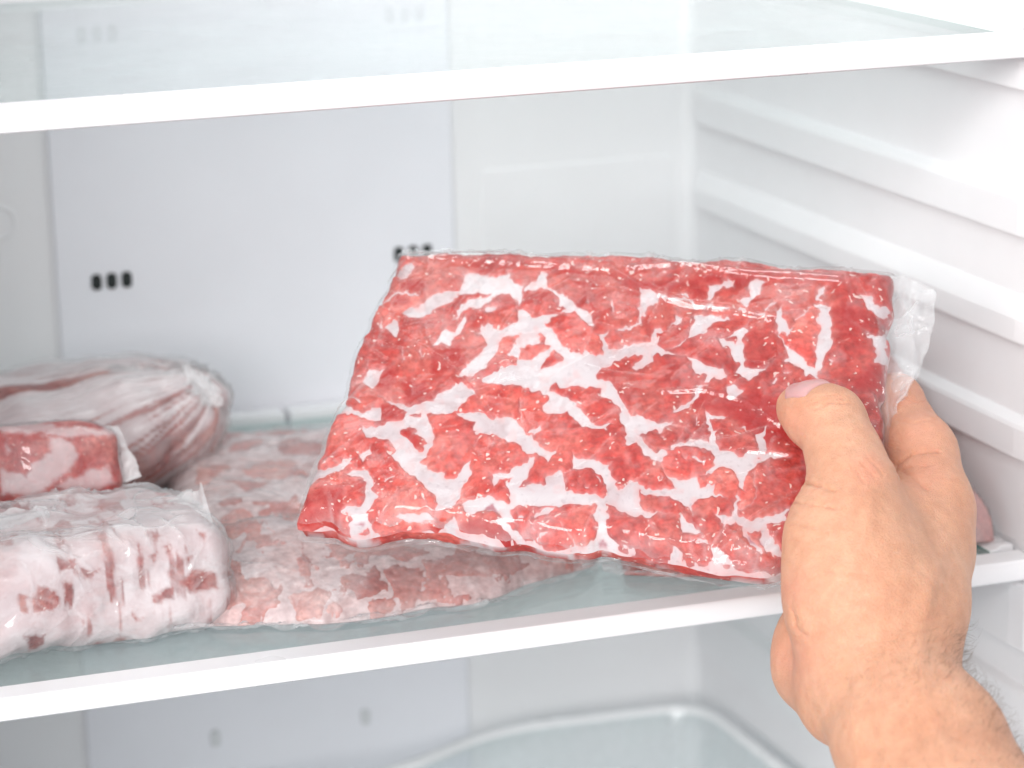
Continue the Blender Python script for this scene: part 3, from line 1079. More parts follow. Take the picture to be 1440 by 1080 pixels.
    stk(8, 34, (190, 220), (260, 280), (300, 370)), stk(8, 14, (380, 270), (300, 310), (270, 360)), stk(8, 11, (350, 280), (370, 380)), stk(8, 9, (440, 230), (520, 330)),
    t8((380, 310), (430, 320), (440, 340), (400, 340)), t8((700, 320), (770, 330), (750, 350), (710, 350)), stk(8, 20, (1210, 260), (1300, 360)),
    t8((1300, 240), (1350, 300), (1390, 370), (1320, 360), (1280, 300)), t8((1200, 220), (1300, 250), (1400, 195), (1420, 160), (1300, 210)),
    stk(8, 12, (135, 300), (200, 280)), stk(8, 15, (185, 315), (235, 318)), t8((320, 190), (370, 160), (420, 155), (390, 200), (340, 200)), stk(8, 8, (270, 195), (290, 195)), stk(8, 8, (325, 245), (340, 250)),
]
WET = [
    t1((860, 280), (850, 255), (920, 220), (1000, 225), (1010, 265), (930, 295)), t1((775, 390), (820, 335), (910, 325), (900, 370), (820, 425)),
    t1((1060, 760), (1180, 700), (1280, 700), (1300, 800), (1200, 900), (1080, 920)), t1((840, 970), (1000, 960), (1060, 1060), (900, 1080), (840, 1060)), t1((700, 900), (800, 900), (790, 1000), (720, 1060), (650, 1020)),
    t2((620, 120), (1120, 200), (1140, 235), (1040, 220), (680, 160)), t2((1260, 250), (1440, 230), (1440, 300), (1280, 270)),
    t3((150, 220), (400, 230), (600, 200), (950, 175), (940, 235), (820, 260), (450, 300), (150, 250)), t3((1000, 190), (1200, 185), (1180, 220), (1050, 220)), t3((640, 290), (800, 280), (780, 390), (660, 390)), t3((1150, 880), (1250, 865), (1300, 920), (1180, 940)),
    t4((530, 380), (640, 350), (740, 380), (860, 460), (850, 570), (700, 560), (580, 560)), t4((860, 870), (960, 870), (1010, 1080), (700, 1080), (720, 1000)), t4((620, 590), (700, 580), (780, 660), (760, 700)),
    t5((100, 870), (160, 690), (260, 640), (370, 660), (385, 720), (370, 850), (390, 960), (250, 980), (120, 930)), t5((610, 150), (700, 140), (750, 190), (650, 240)), t5((740, 310), (790, 270), (890, 380), (830, 400)), t5((930, 930), (1010, 860), (1020, 1010), (950, 1050)), t5((1110, 880), (1250, 850), (1250, 1000), (1130, 1020)),
    t7((560, 130), (720, 40), (820, 20), (900, 140), (1060, 60), (1200, 120), (1200, 300), (1300, 420), (1150, 450), (1000, 340), (880, 250), (720, 190), (600, 200)), t7((1350, 680), (1390, 640), (1390, 720)), t7((560, 930), (640, 980), (600, 1060)),
    t8((20, 240), (140, 220), (230, 260), (260, 350), (40, 330)), t8((380, 390), (560, 395), (540, 405), (400, 400)), t8((1380, 230), (1400, 220), (1390, 330), (1350, 290)),
]
WET_GLAZE = [('p', T(640, 660, .33333, (130, 160), (160, 140), (180, 180), (160, 205), (120, 200))), ('p', T(640, 660, .33333, (590, 320), (630, 300), (640, 340), (610, 345))),
             ('p', T(640, 660, .33333, (1230, 280), (1300, 310), (1310, 330), (1250, 320))), ('p', T(400, 540, .22222, (450, 900), (500, 885), (490, 930)))]

ns, nt_ = 560, 330
S, Tt = (a.ravel() for a in np.meshgrid(np.linspace(0, 1, ns), np.linspace(0, 1, nt_), indexing='ij'))
base = held_plane(S, Tt) + held_warp(S, Tt)
hh = slab_half(S, Tt)
fr_surf = base + nH * hh[:, None]
px, py, _ = photo_xy(fr_surf)
q = np.c_[px, py]
wx = px + (fbm(q / 22, 3, 3) - 0.5) * 16 + (vnoise(q / 5.5, 8) - 0.5) * 5
wy = py + (fbm(q / 22 + 50, 3, 4) - 0.5) * 16 + (vnoise(q / 5.5 + 50, 9) - 0.5) * 5
white = shapes_field(wx, wy, WHITE)
white = white - 1.1
rim_noise = (fbm(q / 30, 3, 61) - 0.5) * 7
white = np.maximum(white, np.clip((0.2 - edge_mm(S, Tt) * 1000) * 2.5 + rim_noise, -14, 6))
wet = sstep(-6, 5, shapes_field(wx, wy, WET)) * (0.55 + 0.6 * fbm(q / 9, 3, 67))
wetg = sstep(-2, 3, shapes_field(wx, wy, WET_GLAZE))
Q = grid_faces(ns, nt_)
cc = fr_surf
flipH = np.dot(np.cross(cc[Q[5000, 1]] - cc[Q[5000, 0]], cc[Q[5000, 3]] - cc[Q[5000, 0]]), nH) < 0
if flipH:
    S_order = Q[:, ::-1]
else:
    S_order = Q
frN = vert_normals(fr_surf, S_order)
rime = mesh_from('white_rime', fr_surf, S_order, MAT['glaze'], held, attrs={'wet': wetg, 'thin': 0.6 * np.exp(-np.clip(white, 0, 14) / 1.4) + 0.30 * sstep(0.52, 0.70, fbm(q / 16, 4, 65))})
back = base - nH * hh[:, None]
nb_s, nb_t = 140, 84
Sb, Tb = (a.ravel() for a in np.meshgrid(np.linspace(0, 1, nb_s), np.linspace(0, 1, nb_t), indexing='ij'))
bb = held_plane(Sb, Tb) + held_warp(Sb, Tb) - nH * slab_half(Sb, Tb)[:, None]
mesh_from('slab_back', bb, grid_faces(nb_s, nb_t, not flipH), MAT['meat'], held, attrs={'wet': np.zeros(len(bb)), 'ice': sstep(.5, .6, fbm(bb / 0.012, 3, 5)) * 0.9})
pieces = split_pieces(held, fr_surf, frN, white, (ns, nt_), MAT['meat'], {'wet': wet, 'ice': (0.24 * np.exp(-np.clip(-white, 0, 14) / 1.6) + 0.13 * sstep(0.50, 0.74, fbm(q / 24 + 4, 4, 66))) * (1 - wet)}, core=7.0)
if flipH:
    for o in pieces:
        o.data.flip_normals()
print('pieces', len(pieces))


def film_sheet(side):
    nu, nv = 330, 220
    A, B = (a.ravel() for a in np.meshgrid(np.linspace(0, 1, nu), np.linspace(0, 1, nv), indexing='ij'))
    wL = 0.004
    wR = 0.010 + 0.072 * (1 - sstep(0.12, 0.62, B)) * sstep(-0.02, 0.06, B)
    wT = 0.055 - 0.022 * A
    wB = 0.005 + 0.050 * sstep(0.80, 0.88, A)
    jag = (fbm(np.c_[A * 40, B * 40], 2, 71) - 0.5)
    s = -wL + A * (1 + wL + wR + 0.008 * jag * sstep(0.9, 1, A))
    t = -wT + B * (1 + wT + wB + 0.02 * jag * sstep(0.95, 1, B)) - 0.003 * jag * sstep(0.05, 0, B)
    sc, tc_ = np.clip(s, 0, 1), np.clip(t, 0, 1)
    P = held_plane(s, t) + held_warp(sc, tc_) * sstep(0.03, 0.0, np.hypot((s - sc) * LS, (t - tc_) * LT))[:, None] ** 2
    out = np.hypot((s - sc) * LS, (t - tc_) * LT)
    e = np.where(out > 0, -out, edge_mm(s, t))
    pr = np.sqrt(np.clip(1 - (1 - np.clip((e + 0.006) / 0.016, 0, 1)) ** 2, 0, 1))
    q = np.c_[s * LS, t * LT]
    lump = (fbm(q / 0.03, 3, 11) - 0.5) * 0.0055 * sstep(0.0, 0.02, edge_mm(sc, tc_))
    wr = ridged(q @ np.array([[1, .25], [-.2, 1]]) / np.array([0.030, 0.012]), 3, 41 + (side < 0))
    wr = np.where(s > 1, 0.5 * wr + 0.5 * ridged(np.c_[s * LS / 0.0065 + 1.2 * t, t * LT / 0.045], 2, 47), wr)
    fl = sstep(0.004, -0.006, e)
    wk = wrinkles(q, 0.020, 0.0009, 441 + (side < 0))
    rimw = sstep(0.02, 0.0, e)
    if side > 0:
        h = (HALF * pr + lump + 0.0022 + (wr - 0.4) * 0.0012 * (0.35 + rimw)) * (1 - fl) + fl * (0.0006 + (0.0012 + 0.0040 * sstep(0.99, 1.01, s)) * (wr - 0.3))
        x, y, _ = photo_xy(P + nH * h[:, None])
        for pts, amp, wd in ((((640, 366), (760, 372), (860, 380), (900, 405), (968, 430), (1023, 436), (1082, 447), (1160, 440)), 0.0022, 5.0), (((885, 610), (920, 655), (945, 700), (992, 760)), 0.0018, 3.5),
                             (((505, 765), (540, 725), (560, 690)), 0.0016, 3.0), (((640, 780), (760, 786), (900, 790), (1060, 797)), 0.0016, 3.0), (((1205, 395), (1235, 450), (1243, 520), (1250, 600)), 0.002, 3.5),
                             (((430, 748), (520, 770), (600, 782)), 0.0016, 3.0), (((1020, 745), (1060, 780), (1090, 800)), 0.0025, 4.0), (((880, 378), (960, 372), (1060, 384), (1180, 392)), 0.0022, 3.5), (((1098, 598), (1040, 562), (985, 548), (930, 552)), 0.0014, 3.0), (((1112, 640), (1050, 634), (990, 650)), 0.0014, 3.0), (((1118, 542), (1096, 500), (1090, 450)), 0.0014, 3.0), (((1128, 690), (1060, 730), (1010, 780)), 0.0016, 3.0), (((560, 470), (640, 520), (700, 600)), 0.0012, 4.0), (((575, 362), (700, 360), (860, 372)), 0.0018, 3.0)):
            d = np.full(len(x), 1e9)
            for i in range(len(pts) - 1):
                d = np.minimum(d, seg_dist(x, y, *pts[i], *pts[i + 1]))
            h = h + amp * np.exp(-(d / wd) ** 2)
            wk = np.maximum(wk, 0.7 * np.exp(-(d / (0.6 * wd)) ** 2))  # whitens these crease lines through the haze, painting in their highlights
        h = h - 0.0012 * np.exp(-((x - 1138) ** 2 + (y - 585) ** 2) / 40.0 ** 2)
        h = h - 0.0013 * np.where(wk > 0, 0.4, 0) * wk
    else:
        h = (HALF * pr + lump + 0.0012 + (wr - 0.4) * 0.0012) * (1 - fl) + fl * (0.0004 - (0.0012 + 0.0040 * sstep(0.99, 1.01, s)) * (wr - 0.3))
    h = h + wk * (0.0013 + 0.0006 * rimw)
    V = P + nH * (h * side)[:, None]
    V = V + nH[None, :] * (0.010 * sstep(0.01, 0.05, (s - 1) * LS) * np.sin(B * 9))[:, None]
    return V, grid_faces(nu, nv, (side < 0) != flipH), np.clip(0.35 + fl * (1.6 + 6.0 * wr * wr) + 1.0 * rimw * wr + 3.0 * wk * (0.5 + rimw), 0, 8)


MAT['film_held'] = film_mat('held_bag_film', 0.034, 0.09, 45, 0.35, gloss=1.15, haze_attr='haze')
for side in (1, -1):
    V, F, hz = film_sheet(side)
    mesh_from('plastic_film', V, F, MAT['film_held'], held, attrs={'haze': hz})

# ------------------------------------------------------------------ flat bag on the shelf, left of the held one
flat = tag(empty('frozen_meat_bag'), 'flat frosty bag of pale meat lying on the lower glass shelf', 'meat bag', 'bags of frozen meat')
ns, nt_ = 260, 260
S, Tt = (a.ravel() for a in np.meshgrid(np.linspace(0, 1, ns), np.linspace(0, 1, nt_), indexing='ij'))
fFL, fFR, fBR, fBL = (np.array(p) for p in ((-0.134, 0.044), (0.060, 0.058), (0.092, 0.262), (-0.092, 0.292)))


def flat_xy(s, t, grow=0.0):
    s2 = (s - 0.5) * (1 + grow) + 0.5
    t2_ = (t - 0.5) * (1 + grow) + 0.5
    a, b = s2[:, None], t2_[:, None]
    P = fFL * (1 - a) * (1 - b) + fFR * a * (1 - b) + fBR * a * b + fBL * (1 - a) * b
    P[:, 1] -= 0.030 * np.sin(math.pi * np.clip(s, 0, 1)) ** 0.8 * (1 - t)
    e = np.minimum(np.minimum(s, 1 - s), np.minimum(t, 1 - t))
    w = sstep(0.2, 0, e)
    P[:, 0] += (fbm(np.c_[s * 5, t * 5], 3, 33) - 0.5) * 0.014 * w
    P[:, 1] += (fbm(np.c_[s * 6, t * 5] + 40, 3, 34) - 0.5) * 0.014 * w
    return P


def flat_h(s, t):
    e = np.minimum(np.minimum(s, 1 - s) * 0.19, np.minimum(t * 0.55, 1 - t) * 0.23)
    pr = np.sqrt(np.clip(1 - (1 - np.clip(e / 0.022, 0, 1)) ** 2, 0, 1))
    h = 0.0235 * pr * (1 + 0.28 * (fbm(np.c_[s * 5, t * 6], 3, 51) - 0.5))
    h *= 0.55 + 0.45 * sstep(-0.02, 0.40, t)
    # a dip separates the front lump from the flat slab behind it
    h -= 0.006 * np.exp(-((t - 0.34 - 0.05 * np.sin(4 * s)) / 0.05) ** 2) * pr
    h += 0.0018 * (fbm(np.c_[s * 16, t * 18], 3, 52) - 0.5) * pr
    return h


XY = flat_xy(S, Tt)
hz_ = flat_h(S, Tt)
top = np.c_[XY, 0.0015 + hz_]
Q = grid_faces(ns, nt_)
N = vert_normals(top, Q)
if N[len(N) // 2, 2] < 0:
    Q = Q[:, ::-1]
    N = -N
f3 = lambda *p: ('p', T(280, 560, .315, *p))
PIECES = [f3((60, 170), (130, 130), (250, 105), (400, 95), (520, 110), (470, 150), (380, 165), (200, 160), (90, 200)), f3((120, 225), (160, 195), (290, 190), (270, 215), (140, 240)), f3((350, 215), (370, 185), (430, 175), (560, 205), (560, 260), (380, 260)), f3((200, 320), (280, 280), (420, 285), (500, 345), (300, 362), (210, 345)), f3((110, 370), (320, 372), (210, 412)),
          f3((80, 475), (180, 430), (205, 455), (120, 492)), f3((380, 480), (440, 435), (470, 480), (450, 545), (390, 540)), f3((-20, 330), (10, 300), (140, 295), (165, 315), (20, 375), (-20, 380)), f3((110, 590), (135, 520), (200, 485), (260, 530), (150, 635), (110, 620)), f3((480, 80), (600, 60), (620, 95), (520, 108)), f3((240, 455), (310, 450), (300, 475), (250, 475)), f3((270, 500), (330, 480), (320, 530), (280, 530)),
          f3((90, 860), (170, 810), (290, 800), (330, 850), (250, 900), (170, 930), (100, 940), (30, 960)), f3((550, 650), (700, 640), (900, 650), (1050, 690), (900, 720), (760, 700), (620, 690)), f3((830, 760), (900, 740), (1000, 760), (960, 880), (850, 900)), f3((380, 880), (560, 850), (560, 970), (440, 1000)), f3((620, 800), (800, 780), (790, 880), (700, 900)), f3((1000, 720), (1250, 700), (1500, 740), (1400, 780), (1150, 800), (1020, 800))]
px, py, _ = photo_xy(top)
q = np.c_[px, py]
wx = px + (fbm(q / 26, 3, 13) - 0.5) * 22 + (vnoise(q / 7, 18) - 0.5) * 6
wy = py + (fbm(q / 26 + 50, 3, 14) - 0.5) * 14 + (vnoise(q / 7 + 50, 19) - 0.5) * 4
white = -shapes_field(wx, wy, PIECES, 12)
hidden = (Tt > 0.9) | (S > 0.55)
q30 = np.c_[wx * 0.86 + wy * 0.5, wy * 0.86 - wx * 0.5]
rnd = (fbm(q30 / 30 + 0.8 * fbm(q30 / 17, 3, 79)[:, None], 5, 77, 0.6) - 0.54) * 70
white = np.minimum(white, np.where((Tt < 0.45), -rnd, 14))
white = np.clip(white, -12, 12)
MAT['glaze_pink'] = meat_mat('pink_white_rime', (0.60, 0.38, 0.36), (0.68, 0.52, 0.51), (0.74, 0.65, 0.65), frost_amt=0.5, speck=0.0, frost_scale=40, scale=0.6)
zero = np.zeros(len(top))
mesh_from('frozen_slab', top, Q, MAT['glaze_pink'], flat, attrs={'wet': zero, 'ice': zero})
pc = split_pieces(flat, top, N, white, (ns, nt_), MAT['meat_pale'], {'wet': zero, 'ice': 0.12 + 0.35 * sstep(.5, .8, Tt) * 0}, rise=0.0005, relief=0.0003, core=4.0, seed=3)
if (grid_faces(ns, nt_)[0] != Q[0]).any():
    for o in pc:
        o.data.flip_normals()
Sb, Tb = (a.ravel() for a in np.meshgrid(np.linspace(0, 1, 60), np.linspace(0, 1, 60), indexing='ij'))
bot = flat_xy(Sb, Tb)
mesh_from('slab_back', np.c_[bot, np.full(len(bot), 0.0013)], grid_faces(60, 60), MAT['glaze_pink'], flat, attrs={'wet': np.zeros(3600), 'ice': np.zeros(3600)})


def shelf_film(parent, xyf, hf, grow, nu, nv, seed, mat, lift=0.0012, amp=0.002, nm='plastic_film'):
    """loose film over a lump lying on the shelf, spreading into a flat crinkled rim"""
    A, B = (a.ravel() for a in np.meshgrid(np.linspace(0, 1, nu), np.linspace(0, 1, nv), indexing='ij'))
    g = 1 + grow
    s, t = (A - 0.5) * g + 0.5, (B - 0.5) * g + 0.5
    sc, tc_ = np.clip(s, 0, 1), np.clip(t, 0, 1)
    XY = xyf(s, t)
    # spread the flat rim beyond the lump
    h = hf(sc, tc_)
    out = np.hypot(s - sc, t - tc_)
    wr = ridged(XY / np.array([0.020, 0.010]), 3, seed)
    jag = (fbm(XY / 0.012, 3, seed + 9) - 0.5) * 0.010 * sstep(0, grow * 0.4, out)
    XY = XY + jag[:, None] * np.array([0.6, 1.0])
    wk = wrinkles(XY, 0.018, 0.0010, seed + 400)
    z = 0.0016 + h + lift + 0.6 * amp * (wr - 0.25) * (1 + 1.2 * sstep(0.0, 0.05, out)) + 0.0016 * wk
    rim = sstep(0.0, 0.02, out)
    z = np.maximum(z * (1 - rim) + rim * (0.002 + 0.006 * np.clip(wr - 0.25, 0, 1)), 0.0014)
    V = np.c_[XY, z]
    F = grid_faces(nu, nv)
    return mesh_from(nm, V, F, mat, parent, attrs={'haze': np.clip(0.3 + 2.0 * rim * (0.4 + 1.5 * wr * wr) + 0.6 * wr * wr + 2.2 * wk, 0, 5)})


MAT['film_flat'] = film_mat('frosty_flat_bag_film', 0.075, 0.13, 40, 0.5, gloss=1.2, haze_attr='haze')
shelf_film(flat, flat_xy, flat_h, 0.10, 200, 200, 91, MAT['film_flat'])

# ------------------------------------------------------------------ bag at the right, behind the hand
rbag = tag(empty('frozen_meat_bag'), 'pale bag of meat lying behind the hand against the right wall', 'meat bag', 'bags of frozen meat')
rFL, rFR, rBR, rBL = (np.array(p) for p in ((0.066, 0.040), (0.2435, 0.012), (0.2425, 0.165), (0.105, 0.20)))


def r_xy(s, t):
    a, b = s[:, None], t[:, None]
    P = rFL * (1 - a) * (1 - b) + rFR * a * (1 - b) + rBR * a * b + rBL * (1 - a) * b
    P[:, 1] -= 0.016 * np.exp(-((s - 0.16) / 0.16) ** 2) * (1 - t) - 0.018 * np.exp(-((s - 0.62) / 0.2) ** 2) * (1 - t)
    P[:, 0] += (fbm(np.c_[s * 5, t * 5], 3, 133) - 0.5) * 0.008
    return P


def r_h(s, t):
    e = np.minimum(np.minimum(s, (1 - s) * 3.0) * 0.17, np.minimum(t * 1.6, 1 - t) * 0.14)
    pr = np.sqrt(np.clip(1 - (1 - np.clip(e / 0.03, 0, 1)) ** 2, 0, 1))
    H = 0.010 + 0.016 * sstep(0.4, 0.85, s) + 0.040 * sstep(0.25, 0.85, s) * sstep(0.1, 0.6, t) + 0.006 * sstep(0.5, 0.9, t)
    return H * pr * (1 + 0.25 * (fbm(np.c_[s * 6, t * 6], 3, 151) - 0.5))


ns, nt_ = 150, 110
S, Tt = (a.ravel() for a in np.meshgrid(np.linspace(0, 1, ns), np.linspace(0, 1, nt_), indexing='ij'))
XY = r_xy(S, Tt)
top = np.c_[XY, 0.0015 + r_h(S, Tt)]
zero = np.zeros(len(top))
Q = grid_faces(ns, nt_)
mesh_from('frozen_lump', top, Q, MAT['meat_pale'], rbag, attrs={'wet': zero, 'ice': 0.35 * sstep(.45, .62, fbm(top / 0.02, 4, 4))})
mesh_from('slab_back', np.c_[XY, np.full(len(XY), 0.0013)], Q[:, ::-1], MAT['meat_pale'], rbag, attrs={'wet': zero, 'ice': zero})
shelf_film(rbag, r_xy, r_h, 0.10, 150, 110, 95, MAT['film_flat'])


# ------------------------------------------------------------------ the three lumps stacked at the left
def blob(sdf, lo, hi, h):
    ax = [np.arange(lo[k], hi[k] + h, h) for k in range(3)]
    G = np.stack(np.meshgrid(*ax, indexing='ij'), -1).reshape(-1, 3)
    F = sdf(G).reshape([len(a) for a in ax])
    V, Q = surface_nets(F, lo, h)
    V = laplacian(V, Q, 2, 0.5)
    return V, Q, vert_normals(V, Q)


def rbox(P, c, half, rad, rz=0.0, ry=0.0, rx=0.0):
    R = np.array((Matrix.Rotation(rz, 3, 'Z') @ Matrix.Rotation(ry, 3, 'Y') @ Matrix.Rotation(rx, 3, 'X')))
    q = (P - np.array(c)) @ R
    d = np.abs(q) - (np.array(half) - rad)
    return np.linalg.norm(np.maximum(d, 0), axis=1) + np.minimum(d.max(1), 0) - rad, q


def crumple(V, N, Q, lift, amp, scale, seed, squash=(1, 1, 1)):
    w = ridged(V / (np.array(squash) * scale), 3, seed)
    wk = wrinkles(V, scale * 0.8, 0.0011, seed + 3, 12)
    return V + N * (lift + amp * (0.35 * w + 0.65 * wk))[:, None], np.maximum(w * w * 0.6, wk)


# rime-white block at the front
block = tag(empty('frozen_meat_bag'), 'block of meat in crumpled rime-white film at the shelf front, lower left', 'meat bag', 'bags of frozen meat')


def block_sdf(P):
    d, q = rbox(P, (-0.211, 0.068, 0.0243), (0.094, 0.047, 0.0240), 0.016, math.radians(11), math.radians(1.0))
    return d + (fbm(P / 0.034, 3, 201) - 0.5) * 0.014


V, Q, N = blob(block_sdf, (-0.325, -0.002, -0.004), (-0.095, 0.150, 0.070), 0.0011)
V[:, 2] = np.maximum(V[:, 2], 0.0012)
b3 = lambda *p: ('p', T(0, 480, .5556, *p))
RED = [b3((50, 640), (70, 640), (65, 690), (48, 680)), b3((100, 620), (150, 640), (150, 665), (95, 690), (80, 650)), b3((140, 555), (190, 545), (185, 570), (150, 590)), b3((160, 615), (185, 620), (185, 670), (165, 660)), b3((200, 575), (260, 580), (225, 600), (210, 600)), b3((380, 640), (440, 625), (435, 655), (385, 658)),
       b3((455, 610), (480, 580), (550, 580), (550, 620), (480, 635)), b3((375, 545), (395, 535), (390, 560)), b3((415, 525), (430, 520), (425, 540)), b3((470, 550), (485, 545), (470, 570)), b3((65, 745), (120, 740), (110, 765), (70, 780)), b3((95, 785), (150, 775), (165, 790), (110, 797)), b3((335, 685), (360, 695), (345, 710)), b3((500, 475), (520, 490), (515, 510)), b3((380, 475), (405, 490), (395, 510)), b3((270, 560), (285, 600), (280, 660), (272, 620))]
px, py, _ = photo_xy(V)
q = np.c_[px, py]
wx = px + (fbm(q / np.array([8, 24]), 3, 203) - 0.5) * 14
wy = py + (fbm(q / 14 + 9, 3, 204) - 0.5) * 16
red = shapes_field(wx, wy, RED, 12)
facing = sstep(-0.1, 0.15, ((CAM - V) / np.linalg.norm(CAM - V, axis=1)[:, None] * N).sum(1))
streak = sstep(0.56, 0.66, fbm(np.c_[V[:, 0] / 0.0055, V[:, 1] / 0.02, V[:, 2] / 0.030], 4, 207))
ice = np.clip(0.86 - sstep(-2, 2.5, red) * facing * 0.9 - 0.65 * streak - 0.25 * sstep(0.5, 0.7, fbm(V / 0.02, 3, 209)), 0.02, 1)
mesh_from('frozen_block', V, Q, MAT['meat_white'], block, attrs={'ice': ice, 'wet': np.zeros(len(V))})
FV, w = crumple(V, N, Q, 0.0008, 0.0030, 0.020, 211, (0.8, 1.2, 1.4))
FV[:, 2] = np.maximum(FV[:, 2], 0.0005)
MAT['film_block'] = film_mat('rimed_block_film', 0.16, 0.13, gloss=1.3, haze_attr='haze')
mesh_from('plastic_film', FV, Q, MAT['film_block'], block, attrs={'haze': np.clip(0.05 + 1.2 * w + 0.9 * sstep(0.033, 0.050, V[:, 2]), 0, 4)})


def film_flap(parent, corners, nu, nv, amp, seed, mat, jag=0.15, haze=2.0):
    """a stray tail of film: a crinkled sheet between four corners"""
    A, B = (a.ravel() for a in np.meshgrid(np.linspace(0, 1, nu), np.linspace(0, 1, nv), indexing='ij'))
    c = [np.array(k, float) for k in corners]
    B2 = B * (1 - jag * fbm(np.c_[A * 9, A * 0 + seed], 2, seed) * sstep(0.3, 1, B))
    P = c[0] * ((1 - A) * (1 - B2))[:, None] + c[1] * (A * (1 - B2))[:, None] + c[2] * (A * B2)[:, None] + c[3] * ((1 - A) * B2)[:, None]
    n = np.cross(c[1] - c[0], c[3] - c[0])
    n /= np.linalg.norm(n)
    w = ridged(np.c_[A * 4.0, B * 1.6], 3, seed + 1)
    P = P + n * (amp * (w - 0.4))[:, None]
    return mesh_from('film_tail', P, grid_faces(nu, nv), mat, parent, attrs={'haze': np.full(len(P), haze) * (0.6 + w)})


def on_y(u, v, y):
    d = ROT @ np.array([(u - 720) / FPX, -(v - 540) / FPX, -1.0])
    return CAM + d * ((y - CAM[1]) / d[1])


film_flap(block, [on_y(215, 722, .080), on_y(304, 752, .055), on_y(282, 676, .078), on_y(268, 686, .088)], 24, 18, 0.004, 221, MAT['film_block'], 0.3)
film_flap(block, [on_y(-20, 748, .07), on_y(75, 728, .075), on_y(62, 712, .085), on_y(-30, 722, .09)], 24, 12, 0.004, 223, MAT['film_block'], 0.3)

# tied round bag at the back
tied = tag(empty('frozen_meat_bag'), 'round knotted bag of meat with pleated film at the back left', 'meat bag', 'bags of frozen meat')
KN = on_y(278, 540, 0.240)


def tied_sdf(P):
    R = np.array(Matrix.Rotation(math.radians(-6), 3, 'Y') @ Matrix.Rotation(math.radians(-4), 3, 'Z'))
    q = (P - np.array((-0.150, 0.262, 0.0335))) @ R
    rad = np.array((0.086, 0.055, 0.0335))
    k = np.linalg.norm(np.abs(q / rad) ** 1.15, axis=1) ** (1 / 1.15)
    d = (k - 1) * rad.min() * np.minimum(1.0, 1.0)
    return d + (fbm(P / 0.03, 3, 231) - 0.5) * 0.009


V, Q, N = blob(tied_sdf, (-0.26, 0.185, -0.008), (-0.04, 0.34, 0.095), 0.0014)
V[:, 2] = np.maximum(V[:, 2], 0.0012)
axk = np.array((-0.93, 0.0, -0.36))
axk /= np.linalg.norm(axk)
e1 = np.cross(axk, (0, 1, 0))
e1 /= np.linalg.norm(e1)
e2 = np.cross(axk, e1)
d = V - KN
rho = np.linalg.norm(d, axis=1)
phi = np.arctan2(d @ e2, d @ e1)
pl = fbm(np.c_[np.cos(phi) * 6.5, np.sin(phi) * 6.5, rho * 15], 3, 241)
pl2 = ridged(np.c_[np.cos(phi) * 5.5, np.sin(phi) * 5.5, rho * 9], 2, 243)
V = V + N * ((pl2 - 0.4) * 0.0034 * np.exp(-rho / 0.09))[:, None]
V[:, 2] = np.maximum(V[:, 2], 0.0012)
stre = sstep(0.42, 0.50, pl + 0.12 * (fbm(V / 0.02, 3, 245) - 0.5))
ice = np.clip(0.85 * stre + 0.6 * np.exp(-rho / 0.018), 0, 1) * (0.55 + 0.45 * sstep(0.0, 0.05, V[:, 2]))
mesh_from('frozen_lump', V, Q, MAT['meat_tied'], tied, attrs={'ice': ice, 'wet': np.zeros(len(V))})
N = vert_normals(V, Q)
wk = wrinkles(np.c_[np.cos(phi) * 0.03, np.sin(phi) * 0.03, rho * 0.15], 0.008, 0.0009, 247, 8)
FV = V + N * (0.0009 + 0.0016 * pl2 * np.exp(-rho / 0.12) + 0.0014 * wk)[:, None]
FV[:, 2] = np.maximum(FV[:, 2], 0.0005)
mesh_from('plastic_film', FV, Q, MAT['film_flat'], tied, attrs={'haze': 0.3 + 0.8 * pl2 + 2.2 * wk})
MAT['film_white'] = film_mat('bunched_white_film', 0.55, 0.25, 60, 0.6, gloss=1.0)


def surf_point(sdf, u, v, start):
    """where the view through a photo pixel meets a lump"""
    p = at(u, v, start)
    d = p - CAM
    d /= np.linalg.norm(d)
    for _ in range(80):
        k = sdf(p[None])[0]
        if k < 0.0003:
            break
        p = p + d * max(k * 0.7, 0.0003)
    return p


kc = surf_point(tied_sdf, 282, 552, 1.34)
print('knot', kc)
dk = photo_xy(kc[None])[2][0]
for k, (a, b, c_, dd) in enumerate([((268, 552), (296, 556), (282, 520), (254, 500)), ((276, 556), (304, 566), (314, 548), (284, 516)), ((288, 560), (306, 574), (318, 566), (306, 534)), ((258, 552), (290, 566), (296, 540), (264, 524)), ((262, 560), (302, 572), (300, 552), (262, 540))]):
    film_flap(tied, [at(*a, dk - 0.001), at(*b, dk - 0.002), at(*c_, dk - 0.010 + 0.004 * k), at(*dd, dk + 0.004 - 0.003 * k)], 26, 20, 0.006, 251 + k, MAT['film_white'], 0.35, 1.0)

# rosy joint leaning on the two
joint = tag(empty('frozen_meat_bag'), 'rosy meat joint in film lying on top of the left stack', 'meat bag', 'bags of frozen meat')


def joint_sdf(P):
    d, q = rbox(P, (-0.212, 0.150, 0.0525), (0.070, 0.026, 0.0180), 0.010, math.radians(2), math.radians(2.5), math.radians(-14))
    return d + (fbm(P / 0.024, 3, 261) - 0.5) * 0.007


